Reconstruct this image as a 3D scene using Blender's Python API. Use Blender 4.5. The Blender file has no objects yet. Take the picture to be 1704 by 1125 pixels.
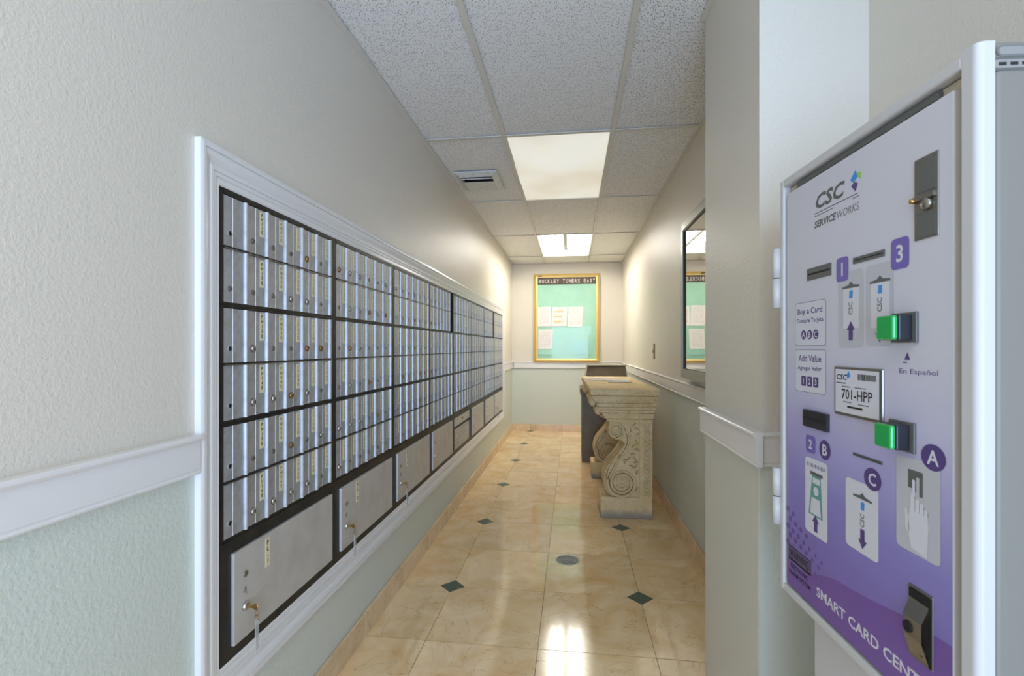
import bpy, math, random
from mathutils import Vector, Matrix
rnd = random.Random(7)
scn = bpy.context.scene
C = scn.collection
H = 1.21                      # eye height; heights measured from the eye get + H
PI = math.pi

# ------------------------------------------------------------------ camera, world, lights, exposure
YAW = math.atan(100 / 797)
cam = bpy.data.cameras.new('camera'); camo = bpy.data.objects.new('camera', cam); C.objects.link(camo)
camo.location = (0, 0, H); camo.rotation_euler = (PI / 2, 0, YAW)
cam.sensor_width = 36; cam.lens = 797 / 1704 * 36; cam.shift_y = 15.5 / 1704
cam.clip_start = 0.02; cam.clip_end = 60
cam.dof.use_dof = True; cam.dof.focus_distance = 1.7; cam.dof.aperture_fstop = 11
scn.camera = camo
w = bpy.data.worlds.new('world'); scn.world = w; w.use_nodes = True
w.node_tree.nodes['Background'].inputs[0].default_value = (0.91, 0.95, 1.0, 1)
w.node_tree.nodes['Background'].inputs[1].default_value = 0.80
def area(name, loc, rot, sx, sy, power, col, spread=180):
    l = bpy.data.lights.new(name, 'AREA'); l.shape = 'RECTANGLE'; l.size = sx; l.size_y = sy
    l.energy = power; l.color = col; l.spread = math.radians(spread)
    o = bpy.data.objects.new(name, l); C.objects.link(o); o.location = loc; o.rotation_euler = rot
    return o
# daylight through the lobby glazing behind the camera, and an added overhead fill with no fixture behind it
area('lobby_daylight', (0.5, -2.3, 1.0), (PI / 2 + 0.22, 0, 0.10), 2.4, 1.9, 29, (0.36, 0.60, 1.0), 110)
area('lobby_fill', (-0.08, -0.33, 2.40), (0, 0, 0), 0.58, 1.18, 2.5, (1.0, 0.93, 0.82))
scn.view_settings.view_transform = 'Standard'; scn.view_settings.look = 'None'
scn.view_settings.gamma = 1; scn.view_settings.use_curve_mapping = False
scn.view_settings.exposure = 1.05
TUBE_STRENGTH = 19.0

# ------------------------------------------------------------------ helpers
def lin(c):
    return tuple(((v / 255) / 12.92 if v / 255 <= 0.04045 else ((v / 255 + 0.055) / 1.055) ** 2.4) for v in c) + (1,)
def N(nt, kind, **kw):
    n = nt.nodes.new(kind)
    for k, v in kw.items():
        if k in n.inputs: n.inputs[k].default_value = v
        else: setattr(n, k, v)
    return n
def mat(name, rgb, rough=0.5, metal=0.0, bump=None, vary=None, emit=0, coat=0, spec=None, trans=0):
    m = bpy.data.materials.new(name); m.use_nodes = True; nt = m.node_tree
    b = nt.nodes['Principled BSDF']
    b.inputs['Base Color'].default_value = lin(rgb); b.inputs['Roughness'].default_value = rough
    b.inputs['Metallic'].default_value = metal
    if spec is not None: b.inputs['Specular IOR Level'].default_value = spec
    if coat: b.inputs['Coat Weight'].default_value = coat; b.inputs['Coat Roughness'].default_value = 0.1
    if trans: b.inputs['Transmission Weight'].default_value = trans
    if emit:
        b.inputs['Emission Color'].default_value = lin(rgb); b.inputs['Emission Strength'].default_value = emit
    tc = N(nt, 'ShaderNodeTexCoord')
    if vary:       # (scale, rgb2, lo, hi)
        no = N(nt, 'ShaderNodeTexNoise', Scale=vary[0], Detail=6.0, Roughness=0.65)
        nt.links.new(tc.outputs['Object'], no.inputs['Vector'])
        mr = N(nt, 'ShaderNodeMapRange'); mr.inputs[1].default_value = vary[2]; mr.inputs[2].default_value = vary[3]
        nt.links.new(no.outputs[0], mr.inputs[0])
        mx = N(nt, 'ShaderNodeMix', data_type='RGBA'); mx.inputs[6].default_value = lin(rgb); mx.inputs[7].default_value = lin(vary[1])
        nt.links.new(mr.outputs[0], mx.inputs[0]); nt.links.new(mx.outputs[2], b.inputs['Base Color'])
    if bump:       # (scale, strength, distance)
        no = N(nt, 'ShaderNodeTexNoise', Scale=bump[0], Detail=3.0, Roughness=0.55)
        nt.links.new(tc.outputs['Object'], no.inputs['Vector'])
        bp = N(nt, 'ShaderNodeBump', Strength=bump[1], Distance=bump[2])
        nt.links.new(no.outputs[0], bp.inputs['Height']); nt.links.new(bp.outputs[0], b.inputs['Normal'])
    return m

class MB:
    def __init__(s): s.v = []; s.f = []; s.m = []; s.sm = []
    def face(s, pts, m=0, smooth=False):
        i = len(s.v); s.v += [tuple(p) for p in pts]; s.f.append(tuple(range(i, i + len(pts)))); s.m.append(m); s.sm.append(smooth)
    def box(s, x0, y0, z0, x1, y1, z1, m=0, bev=0):
        x0, x1 = sorted((x0, x1)); y0, y1 = sorted((y0, y1)); z0, z1 = sorted((z0, z1))
        i = len(s.v)
        s.v += [(x0,y0,z0),(x1,y0,z0),(x1,y1,z0),(x0,y1,z0),(x0,y0,z1),(x1,y0,z1),(x1,y1,z1),(x0,y1,z1)]
        for f in ((0,3,2,1),(4,5,6,7),(0,1,5,4),(1,2,6,5),(2,3,7,6),(3,0,4,7)):
            s.f.append(tuple(i + k for k in f)); s.m.append(m); s.sm.append(False)
        return s
    def loft(s, rings, m=0, cap=True, smooth=False, closed=True):
        i = len(s.v); n = len(rings[0])
        for r in rings: s.v += [tuple(p) for p in r]
        for a in range(len(rings) - 1):
            for b in range(n if closed else n - 1):
                c = (b + 1) % n
                s.f.append((i + a*n + b, i + a*n + c, i + (a+1)*n + c, i + (a+1)*n + b)); s.m.append(m); s.sm.append(smooth)
        if cap:
            s.f.append(tuple(i + k for k in reversed(range(n)))); s.m.append(m); s.sm.append(False)
            s.f.append(tuple(i + (len(rings)-1)*n + k for k in range(n))); s.m.append(m); s.sm.append(False)
        return s
    def prism(s, poly, axis, a, b, m=0):
        """poly of 2D points extruded along axis from a to b. x:(y,z) y:(x,z) z:(x,y)"""
        def P(p, t): return {'x': (t, p[0], p[1]), 'y': (p[0], t, p[1]), 'z': (p[0], p[1], t)}[axis]
        return s.loft([[P(p, a) for p in poly], [P(p, b) for p in poly]], m)
    def lathe(s, prof, c=(0,0,0), axis='z', n=16, m=0, smooth=True):
        """prof (r, h) along axis"""
        rings = []
        for r, h in prof:
            ring = []
            for k in range(n):
                a = 2*PI*k/n; u, v = r*math.cos(a), r*math.sin(a)
                p = {'z': (u, v, h), 'x': (h, u, v), 'y': (u, h, v)}[axis]
                ring.append((c[0]+p[0], c[1]+p[1], c[2]+p[2]))
            rings.append(ring)
        return s.loft(rings, m, smooth=smooth)
    def tube(s, pts, r, n=6, m=0, closed=False):
        pts = [Vector(p) for p in pts]; rings = []; up = None
        L = len(pts)
        for i, p in enumerate(pts):
            if closed: t = (pts[(i+1) % L] - pts[i-1])
            else: t = pts[min(i+1, L-1)] - pts[max(i-1, 0)]
            t.normalize()
            if up is None: up = t.orthogonal().normalized()
            up = (up - t*up.dot(t)).normalized(); sd = t.cross(up)
            rr = r[i] if isinstance(r, (list, tuple)) else r
            rings.append([p + (up*math.cos(2*PI*k/n) + sd*math.sin(2*PI*k/n))*rr for k in range(n)])
        if closed: rings.append(rings[0])
        return s.loft(rings, m, cap=not closed, smooth=True)
    def ellipsoid(s, c, r, m=0, n=10, k=6):
        rings = []
        for j in range(k + 1):
            t = -PI/2 + PI*j/k; t = max(min(t, PI/2-0.05), -PI/2+0.05)
            rings.append([(c[0]+r[0]*math.cos(t)*math.cos(2*PI*i/n), c[1]+r[1]*math.cos(t)*math.sin(2*PI*i/n), c[2]+r[2]*math.sin(t)) for i in range(n)])
        return s.loft(rings, m, smooth=True)
    def poly(s, pts, z, m=0, t=0.0):      # flat polygon in the local xy plane
        if t: return s.loft([[(p[0], p[1], z) for p in pts], [(p[0], p[1], z+t) for p in pts]], m)
        s.face([(p[0], p[1], z) for p in pts], m); return s
    def rrect(s, x0, y0, x1, y1, r, z, m=0, t=0.0, n=4):
        pts = []
        for cx, cy, a0 in ((x1-r, y1-r, 0), (x0+r, y1-r, 90), (x0+r, y0+r, 180), (x1-r, y0+r, 270)):
            for k in range(n+1):
                a = math.radians(a0 + 90*k/n); pts.append((cx + r*math.cos(a), cy + r*math.sin(a)))
        return s.poly(pts, z, m, t)
    def disc(s, cx, cy, r, z, m=0, t=0.0, n=20, ry=None):
        ry = ry or r
        return s.poly([(cx + r*math.cos(2*PI*k/n), cy + ry*math.sin(2*PI*k/n)) for k in range(n)], z, m, t)
    def text(s, txt, x, y, h, z, m=0, wd=None, shear=0, bold=0, align='l'):
        """txt with its bottom left at x,y ; h tall, optionally squeezed to wd wide"""
        V, F = glyphs(txt, bold)
        if not V: return s
        x0 = min(p[0] for p in V); x1 = max(p[0] for p in V); y0 = min(p[1] for p in V); y1 = max(p[1] for p in V)
        ky = h/(y1-y0); kx = ky if wd is None else wd/(x1-x0)
        W = (x1-x0)*kx
        ox = x - (W/2 if align == 'c' else 0)
        i = len(s.v)
        for p in V:
            yy = (p[1]-y0)*ky
            s.v.append((ox + (p[0]-x0)*kx + shear*yy, y + yy, z))
        for f in F: s.f.append(tuple(i+k for k in f)); s.m.append(m); s.sm.append(False)
        return s
    def xf(s, M):
        s.v = [tuple(M @ Vector(p)) for p in s.v]; return s
    def mesh(s, name, mats):
        me = bpy.data.meshes.new(name); me.from_pydata(s.v, [], s.f)
        for m in (mats if isinstance(mats, (list, tuple)) else [mats]): me.materials.append(m)
        me.polygons.foreach_set('material_index', s.m); me.polygons.foreach_set('use_smooth', s.sm)
        me.update(); return me
    def build(s, name, mats, parent=None, loc=(0,0,0), bevel=0, seg=2):
        o = bpy.data.objects.new(name, s.mesh(name, mats)); C.objects.link(o)
        if parent is not None: o.parent = parent
        o.location = loc
        if bevel:
            b = o.modifiers.new('bevel', 'BEVEL'); b.width = bevel; b.segments = seg; b.limit_method = 'ANGLE'; b.angle_limit = 0.6
        return o
_g = {}
def glyphs(txt, bold=0):
    if (txt, bold) in _g: return _g[(txt, bold)]
    cu = bpy.data.curves.new('t', 'FONT'); cu.body = txt; cu.size = 1; cu.resolution_u = 2; cu.fill_mode = 'FRONT'; cu.offset = bold
    ob = bpy.data.objects.new('t', cu)
    me = bpy.data.meshes.new_from_object(ob)
    r = ([tuple(v.co[:2]) for v in me.vertices], [tuple(p.vertices) for p in me.polygons])
    bpy.data.meshes.remove(me); bpy.data.objects.remove(ob); bpy.data.curves.remove(cu)
    _g[(txt, bold)] = r; return r
def frame(origin, ex, ey):
    ex = Vector(ex).normalized(); ey = Vector(ey).normalized(); ez = ex.cross(ey)
    M = Matrix((ex, ey, ez)).transposed().to_4x4(); M.translation = Vector(origin); return M
def thing(name, label, cat, loc=(0,0,0), group=None, rz=0):
    o = bpy.data.objects.new(name, None); C.objects.link(o); o.location = loc; o.rotation_euler = (0,0,rz)
    o.empty_display_size = 0.05
    o['label'] = label; o['category'] = cat
    if group: o['group'] = group
    return o
def tag(o, label, cat, group=None):
    o['label'] = label; o['category'] = cat
    if group: o['group'] = group
    return o
def struct(o): o['kind'] = 'structure'; return o
def link(name, me, parent, loc=(0,0,0)):
    o = bpy.data.objects.new(name, me); C.objects.link(o); o.parent = parent; o.location = loc; return o

# ------------------------------------------------------------------ materials
M_upper = mat('cream_paint', (219,212,198), 0.42, bump=(150, 0.42, 0.003))
M_lower = mat('pale_green_paint', (206,211,200), 0.42, bump=(110, 0.55, 0.003))
M_pierlow = mat('pale_pier_lower', (214,214,202), 0.45, bump=(150, 0.5, 0.003))
M_trim = mat('white_trim_paint', (226,224,221), 0.3)
M_grout = mat('dark_grout', (96,82,62), 0.8)
M_tbar = mat('ceiling_grid_paint', (214,210,198), 0.45)
M_black = mat('black_painted_metal', (38,37,35), 0.42, 0.3, bump=(60,0.1,0.001), vary=(14,(62,60,54),0.45,0.8))
M_hole = mat('deep_black', (8,8,8), 0.8)
M_alu = mat('aged_aluminium', (188,190,193), 0.40, 0.55, bump=(400,0.05,0.0005), vary=(35,(160,160,158),0.45,0.75))
M_locker = mat('satin_locker_steel', (204,202,198), 0.45, 0.35, bump=(500,0.06,0.0005), vary=(10,(186,182,176),0.45,0.85))
M_silver = mat('worn_chrome', (190,188,180), 0.28, 0.95)
M_brass = mat('brass', (184,148,88), 0.3, 0.95, vary=(300,(120,84,40),0.5,0.8))
M_copper = mat('tarnished_copper', (164,124,98), 0.35, 0.9)
M_label = mat('cream_label_tape', (226,212,172), 0.55)
M_ink = mat('black_ink', (28,26,24), 0.6)
M_greyink = mat('grey_print', (108,108,106), 0.6)
M_clear = mat('clear_plastic', (235,238,240), 0.12, trans=0.7)
M_white = mat('white_powder_coat', (194,193,192), 0.4, bump=(200,0.05,0.0005))
M_kgrey = mat('shaded_grey_powder_coat', (124,121,113), 0.42, bump=(250,0.1,0.0006))  # housing grey, darkened to carry the shade of the camera-facing side
M_kwhite = mat('white_print_film', (206,205,210), 0.3)
M_purple = mat('purple_print', (112,98,168), 0.35)
M_dkpurple = mat('dark_purple_print', (84,64,120), 0.35)
M_pgrey = mat('light_grey_print', (184,184,188), 0.3)
M_dgrey = mat('dark_grey_plastic', (92,94,90), 0.35)
M_green = mat('green_button_plastic', (28,158,72), 0.22, coat=0.4)
M_blue = mat('blue_print', (58,140,208), 0.4)
M_lime = mat('lime_print', (150,196,70), 0.4)
M_tealbill = mat('bill_print', (96,150,136), 0.5)
M_pillgrey = mat('dull_silver_plate', (138,136,132), 0.5)
M_steel = mat('brushed_steel', (150,146,138), 0.3, 0.9, bump=(300,0.1,0.0005))
M_rust = mat('stained_beige_gap', (196,184,160), 0.6, vary=(24,(170,132,86),0.5,0.75))
M_gold = mat('gold_anodised_aluminium', (222,188,112), 0.34, 0.55)
M_goldlt = mat('pale_gold_aluminium', (236,212,150), 0.36, 0.4)
M_headbrown = mat('brown_letter_board', (84,66,56), 0.6)
M_letter = mat('white_letters', (236,232,224), 0.5)
M_teal = mat('mint_board', (156,206,182), 0.6, vary=(3.5,(170,214,194),0.4,0.7))
M_teal2 = mat('mint_paper', (160,212,194), 0.6)
M_teal3 = mat('aqua_paper', (160,212,198), 0.6)
M_yellow = mat('yellow_highlighter', (240,206,110), 0.6)
M_silframe = mat('silver_anodised_aluminium', (160,160,156), 0.38, 0.7)
M_mirror = mat('mirror_like_glass', (205,205,200), 0.02, 1.0)
M_taupe = mat('taupe_laminate', (112,100,80), 0.45, bump=(40,0.05,0.001), vary=(12,(98,86,66),0.4,0.7))
M_taupe_lt = mat('worn_taupe_edge', (176,166,142), 0.5)
M_plate = mat('taupe_cover_plate', (150,136,118), 0.5)
M_lampwhite = mat('white_enamel_reflector', (172,172,170), 0.4)
M_tube = mat('lit_fluorescent_tube', (255,250,240), 0.5, emit=TUBE_STRENGTH)
M_vent = mat('dusty_white_vent', (214,212,204), 0.45, vary=(40,(170,168,160),0.5,0.8))
M_drain = mat('drain_metal', (148,152,146), 0.5, 0.3)

def marble(name, c1, c2, c3, rough, coat=0.0):
    m = bpy.data.materials.new(name); m.use_nodes = True; nt = m.node_tree; b = nt.nodes['Principled BSDF']
    b.inputs['Roughness'].default_value = rough; b.inputs['Specular IOR Level'].default_value = 0.6
    tc = N(nt, 'ShaderNodeTexCoord'); oi = N(nt, 'ShaderNodeObjectInfo')
    off = N(nt, 'ShaderNodeVectorMath', operation='SCALE'); off.inputs[3].default_value = 37.0
    cmb = N(nt, 'ShaderNodeCombineXYZ')
    for k in range(3): nt.links.new(oi.outputs['Random'], cmb.inputs[k])
    nt.links.new(cmb.outputs[0], off.inputs[0])
    ad = N(nt, 'ShaderNodeVectorMath', operation='ADD'); nt.links.new(tc.outputs['Object'], ad.inputs[0]); nt.links.new(off.outputs[0], ad.inputs[1])
    n1 = N(nt, 'ShaderNodeTexNoise', Scale=4.5, Detail=7.0, Roughness=0.62, Distortion=1.2); nt.links.new(ad.outputs[0], n1.inputs['Vector'])
    cr = N(nt, 'ShaderNodeValToRGB'); cr.color_ramp.elements[0].position = 0.32; cr.color_ramp.elements[1].position = 0.68
    cr.color_ramp.elements[0].color = lin(c1); cr.color_ramp.elements[1].color = lin(c2)
    nt.links.new(n1.outputs[0], cr.inputs[0])
    n2 = N(nt, 'ShaderNodeTexNoise', Scale=3.0, Detail=5.0, Distortion=2.4); nt.links.new(ad.outputs[0], n2.inputs['Vector'])
    # thin veins where the noise crosses a level
    sb = N(nt, 'ShaderNodeMath', operation='SUBTRACT'); sb.inputs[1].default_value = 0.5; nt.links.new(n2.outputs[0], sb.inputs[0])
    ab = N(nt, 'ShaderNodeMath', operation='ABSOLUTE'); nt.links.new(sb.outputs[0], ab.inputs[0])
    mr = N(nt, 'ShaderNodeMapRange'); mr.inputs[1].default_value = 0.0; mr.inputs[2].default_value = 0.008; mr.inputs[3].default_value = 0.45; mr.inputs[4].default_value = 0.0
    nt.links.new(ab.outputs[0], mr.inputs[0])
    mx = N(nt, 'ShaderNodeMix', data_type='RGBA'); mx.inputs[7].default_value = lin(c3)
    nt.links.new(mr.outputs[0], mx.inputs[0]); nt.links.new(cr.outputs[0], mx.inputs[6])
    hs = N(nt, 'ShaderNodeHueSaturation'); rr = N(nt, 'ShaderNodeMapRange'); rr.inputs[3].default_value = 0.9; rr.inputs[4].default_value = 1.07
    nt.links.new(oi.outputs['Random'], rr.inputs[0]); nt.links.new(rr.outputs[0], hs.inputs['Value']); nt.links.new(mx.outputs[2], hs.inputs['Color'])
    nt.links.new(hs.outputs[0], b.inputs['Base Color'])
    n3 = N(nt, 'ShaderNodeTexNoise', Scale=9.0, Detail=3.0); nt.links.new(tc.outputs['Object'], n3.inputs['Vector'])
    bp = N(nt, 'ShaderNodeBump', Strength=0.06, Distance=0.003); nt.links.new(n3.outputs[0], bp.inputs['Height']); nt.links.new(bp.outputs[0], b.inputs['Normal'])
    return m
M_marble = marble('beige_marble', (222,184,130), (240,216,174), (150,108,66), 0.09)
M_basemarble = marble('base_marble', (216,184,142), (234,208,170), (164,128,92), 0.25)
M_diamond = mat('dark_green_marble', (72,88,76), 0.2, vary=(40,(96,112,98),0.5,0.75))

def ceiling_mat():
    m = bpy.data.materials.new('fissured_ceiling_board'); m.use_nodes = True; nt = m.node_tree; b = nt.nodes['Principled BSDF']
    b.inputs['Roughness'].default_value = 0.9
    tc = N(nt, 'ShaderNodeTexCoord')
    wn = N(nt, 'ShaderNodeTexNoise', Scale=60.0, Detail=1.0); nt.links.new(tc.outputs['Object'], wn.inputs['Vector'])
    sc = N(nt, 'ShaderNodeVectorMath', operation='SCALE'); sc.inputs[3].default_value = 0.012; nt.links.new(wn.outputs['Color'], sc.inputs[0])
    ad = N(nt, 'ShaderNodeVectorMath', operation='ADD'); nt.links.new(tc.outputs['Object'], ad.inputs[0]); nt.links.new(sc.outputs[0], ad.inputs[1])
    def spots(sx, sy, thr, keep, rot):
        mp = N(nt, 'ShaderNodeMapping'); mp.inputs['Scale'].default_value = (sx, sy, 1); mp.inputs['Rotation'].default_value = (0,0,rot)
        nt.links.new(ad.outputs[0], mp.inputs[0])
        vo = N(nt, 'ShaderNodeTexVoronoi', voronoi_dimensions='2D', Scale=1.0); nt.links.new(mp.outputs[0], vo.inputs['Vector'])
        lt = N(nt, 'ShaderNodeMapRange'); lt.inputs[1].default_value = thr*0.6; lt.inputs[2].default_value = thr; lt.inputs[3].default_value = 1; lt.inputs[4].default_value = 0
        nt.links.new(vo.outputs['Distance'], lt.inputs[0])
        sp = N(nt, 'ShaderNodeSeparateColor'); nt.links.new(vo.outputs['Color'], sp.inputs[0])
        g = N(nt, 'ShaderNodeMath', operation='LESS_THAN'); g.inputs[1].default_value = keep; nt.links.new(sp.outputs[0], g.inputs[0])
        mu = N(nt, 'ShaderNodeMath', operation='MULTIPLY'); nt.links.new(lt.outputs[0], mu.inputs[0]); nt.links.new(g.outputs[0], mu.inputs[1])
        return mu
    a = spots(150, 62, 0.27, 0.7, 0.4); c = spots(230, 230, 0.24, 0.6, 0.0)
    mxm = N(nt, 'ShaderNodeMath', operation='MAXIMUM'); nt.links.new(a.outputs[0], mxm.inputs[0]); nt.links.new(c.outputs[0], mxm.inputs[1])
    oi = N(nt, 'ShaderNodeObjectInfo')
    mr = N(nt, 'ShaderNodeMapRange'); mr.inputs[3].default_value = 0.6; mr.inputs[4].default_value = 1.0; nt.links.new(oi.outputs['Random'], mr.inputs[0])
    mu = N(nt, 'ShaderNodeMath', operation='MULTIPLY'); nt.links.new(mxm.outputs[0], mu.inputs[0]); nt.links.new(mr.outputs[0], mu.inputs[1])
    mx = N(nt, 'ShaderNodeMix', data_type='RGBA'); mx.inputs[6].default_value = lin((240,239,236)); mx.inputs[7].default_value = lin((118,112,102))
    nt.links.new(mu.outputs[0], mx.inputs[0]); nt.links.new(mx.outputs[2], b.inputs['Base Color'])
    return m
M_ceil = ceiling_mat()

def lens_mat():
    m = bpy.data.materials.new('yellowed_prismatic_lens'); m.use_nodes = True; nt = m.node_tree; b = nt.nodes['Principled BSDF']
    tc = N(nt, 'ShaderNodeTexCoord'); no = N(nt, 'ShaderNodeTexNoise', Scale=1.3, Detail=2.0); nt.links.new(tc.outputs['Object'], no.inputs['Vector'])
    cr = N(nt, 'ShaderNodeValToRGB'); cr.color_ramp.elements[0].position = 0.35; cr.color_ramp.elements[1].position = 0.62
    cr.color_ramp.elements[0].color = lin((208,200,182)); cr.color_ramp.elements[1].color = lin((226,225,218))
    nt.links.new(no.outputs[0], cr.inputs[0]); nt.links.new(cr.outputs[0], b.inputs['Base Color']); nt.links.new(cr.outputs[0], b.inputs['Emission Color'])
    b.inputs['Emission Strength'].default_value = 0.34; b.inputs['Roughness'].default_value = 0.35
    n2 = N(nt, 'ShaderNodeTexNoise', Scale=220.0); nt.links.new(tc.outputs['Object'], n2.inputs['Vector'])
    bp = N(nt, 'ShaderNodeBump', Strength=0.4, Distance=0.002); nt.links.new(n2.outputs[0], bp.inputs['Height']); nt.links.new(bp.outputs[0], b.inputs['Normal'])
    return m
M_lens = lens_mat()

M_grimeshade = mat('brown_grime_shade', (128,102,66), 0.9)  # dark lines of the carving: grime together with painted shade
def stone_mat():
    m = bpy.data.materials.new('cast_travertine_stone'); m.use_nodes = True; nt = m.node_tree; b = nt.nodes['Principled BSDF']
    b.inputs['Roughness'].default_value = 0.82
    tc = N(nt, 'ShaderNodeTexCoord')
    n1 = N(nt, 'ShaderNodeTexNoise', Scale=9.0, Detail=8.0, Roughness=0.7); nt.links.new(tc.outputs['Object'], n1.inputs['Vector'])
    cr = N(nt, 'ShaderNodeValToRGB'); cr.color_ramp.elements[0].position = 0.3; cr.color_ramp.elements[1].position = 0.7
    cr.color_ramp.elements[0].color = lin((206,178,128)); cr.color_ramp.elements[1].color = lin((232,210,164))
    nt.links.new(n1.outputs[0], cr.inputs[0])
    mp = N(nt, 'ShaderNodeMapping'); mp.inputs['Scale'].default_value = (1, 1, 1.6); nt.links.new(tc.outputs['Object'], mp.inputs[0])
    n2 = N(nt, 'ShaderNodeTexNoise', Scale=75.0, Detail=4.0, Roughness=0.7); nt.links.new(mp.outputs[0], n2.inputs['Vector'])
    pit = N(nt, 'ShaderNodeMapRange'); pit.inputs[1].default_value = 0.35; pit.inputs[2].default_value = 0.42; pit.inputs[3].default_value = 0.75; pit.inputs[4].default_value = 0
    nt.links.new(n2.outputs[0], pit.inputs[0])
    mx = N(nt, 'ShaderNodeMix', data_type='RGBA'); mx.inputs[7].default_value = lin((146,112,68)); nt.links.new(pit.outputs[0], mx.inputs[0]); nt.links.new(cr.outputs[0], mx.inputs[6])
    nt.links.new(mx.outputs[2], b.inputs['Base Color'])
    bp = N(nt, 'ShaderNodeBump', Strength=0.6, Distance=0.004); nt.links.new(n2.outputs[0], bp.inputs['Height']); nt.links.new(bp.outputs[0], b.inputs['Normal'])
    return m
M_stone = stone_mat()
def base_stone():
    m = M_stone.copy(); m.name = 'mop_stained_stone'; nt = m.node_tree; b = nt.nodes['Principled BSDF']
    src = b.inputs['Base Color'].links[0].from_socket
    ge = N(nt, 'ShaderNodeNewGeometry'); sp = N(nt, 'ShaderNodeSeparateXYZ'); nt.links.new(ge.outputs['Position'], sp.inputs[0])
    no = N(nt, 'ShaderNodeTexNoise', Scale=30.0, Detail=5.0)
    nt.links.new(ge.outputs['Position'], no.inputs['Vector'])
    ma = N(nt, 'ShaderNodeMath', operation='MULTIPLY_ADD'); ma.inputs[1].default_value = 0.06; nt.links.new(no.outputs[0], ma.inputs[0]); nt.links.new(sp.outputs[2], ma.inputs[2])
    mr = N(nt, 'ShaderNodeMapRange'); mr.inputs[1].default_value = 0.05; mr.inputs[2].default_value = 0.10; mr.inputs[3].default_value = 0.8; mr.inputs[4].default_value = 0
    nt.links.new(ma.outputs[0], mr.inputs[0])
    mx = N(nt, 'ShaderNodeMix', data_type='RGBA'); mx.inputs[7].default_value = lin((132,128,124)); nt.links.new(mr.outputs[0], mx.inputs[0]); nt.links.new(src, mx.inputs[6])
    nt.links.new(mx.outputs[2], b.inputs['Base Color']); return m
M_stonebase = base_stone()

def paper_mat(name, yellow=False, axis='z', dark=0.4):
    """white page with rows of grey print, rows along z (page hung) """
    m = bpy.data.materials.new(name); m.use_nodes = True; nt = m.node_tree; b = nt.nodes['Principled BSDF']; b.inputs['Roughness'].default_value = 0.7
    tc = N(nt, 'ShaderNodeTexCoord'); sp = N(nt, 'ShaderNodeSeparateXYZ'); nt.links.new(tc.outputs['Generated'], sp.inputs[0])
    A = sp.outputs[2] if axis == 'z' else sp.outputs[1]
    fr = N(nt, 'ShaderNodeMath', operation='MULTIPLY'); fr.inputs[1].default_value = 26; nt.links.new(A, fr.inputs[0])
    f2 = N(nt, 'ShaderNodeMath', operation='FRACT'); nt.links.new(fr.outputs[0], f2.inputs[0])
    g = N(nt, 'ShaderNodeMath', operation='GREATER_THAN'); g.inputs[1].default_value = 0.55; nt.links.new(f2.outputs[0], g.inputs[0])
    mp = N(nt, 'ShaderNodeMapping'); mp.inputs['Scale'].default_value = (14, 1, 60) if axis == 'z' else (14, 60, 1); nt.links.new(tc.outputs['Generated'], mp.inputs[0])
    no = N(nt, 'ShaderNodeTexNoise', Scale=1.0); nt.links.new(mp.outputs[0], no.inputs['Vector'])
    g2 = N(nt, 'ShaderNodeMath', operation='GREATER_THAN'); g2.inputs[1].default_value = 0.47; nt.links.new(no.outputs[0], g2.inputs[0])
    def band(s, lo, hi):
        a = N(nt, 'ShaderNodeMath', operation='GREATER_THAN'); a.inputs[1].default_value = lo; nt.links.new(s, a.inputs[0])
        c = N(nt, 'ShaderNodeMath', operation='LESS_THAN'); c.inputs[1].default_value = hi; nt.links.new(s, c.inputs[0])
        q = N(nt, 'ShaderNodeMath', operation='MULTIPLY'); nt.links.new(a.outputs[0], q.inputs[0]); nt.links.new(c.outputs[0], q.inputs[1]); return q.outputs[0]
    cur = g.outputs[0]
    for s in (g2.outputs[0], band(sp.outputs[0], 0.13, 0.87), band(A, 0.12, 0.92)):
        q = N(nt, 'ShaderNodeMath', operation='MULTIPLY'); nt.links.new(cur, q.inputs[0]); nt.links.new(s, q.inputs[1]); cur = q.outputs[0]
    k = N(nt, 'ShaderNodeMath', operation='MULTIPLY'); k.inputs[1].default_value = dark; nt.links.new(cur, k.inputs[0])
    mx = N(nt, 'ShaderNodeMix', data_type='RGBA'); mx.inputs[6].default_value = lin((232,228,226)); mx.inputs[7].default_value = lin((120,118,122))
    nt.links.new(k.outputs[0], mx.inputs[0]); nt.links.new(mx.outputs[2], b.inputs['Base Color']); return m
M_paper = paper_mat('printed_page'); M_paperflat = paper_mat('printed_sheet', axis='y', dark=0.15)

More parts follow.
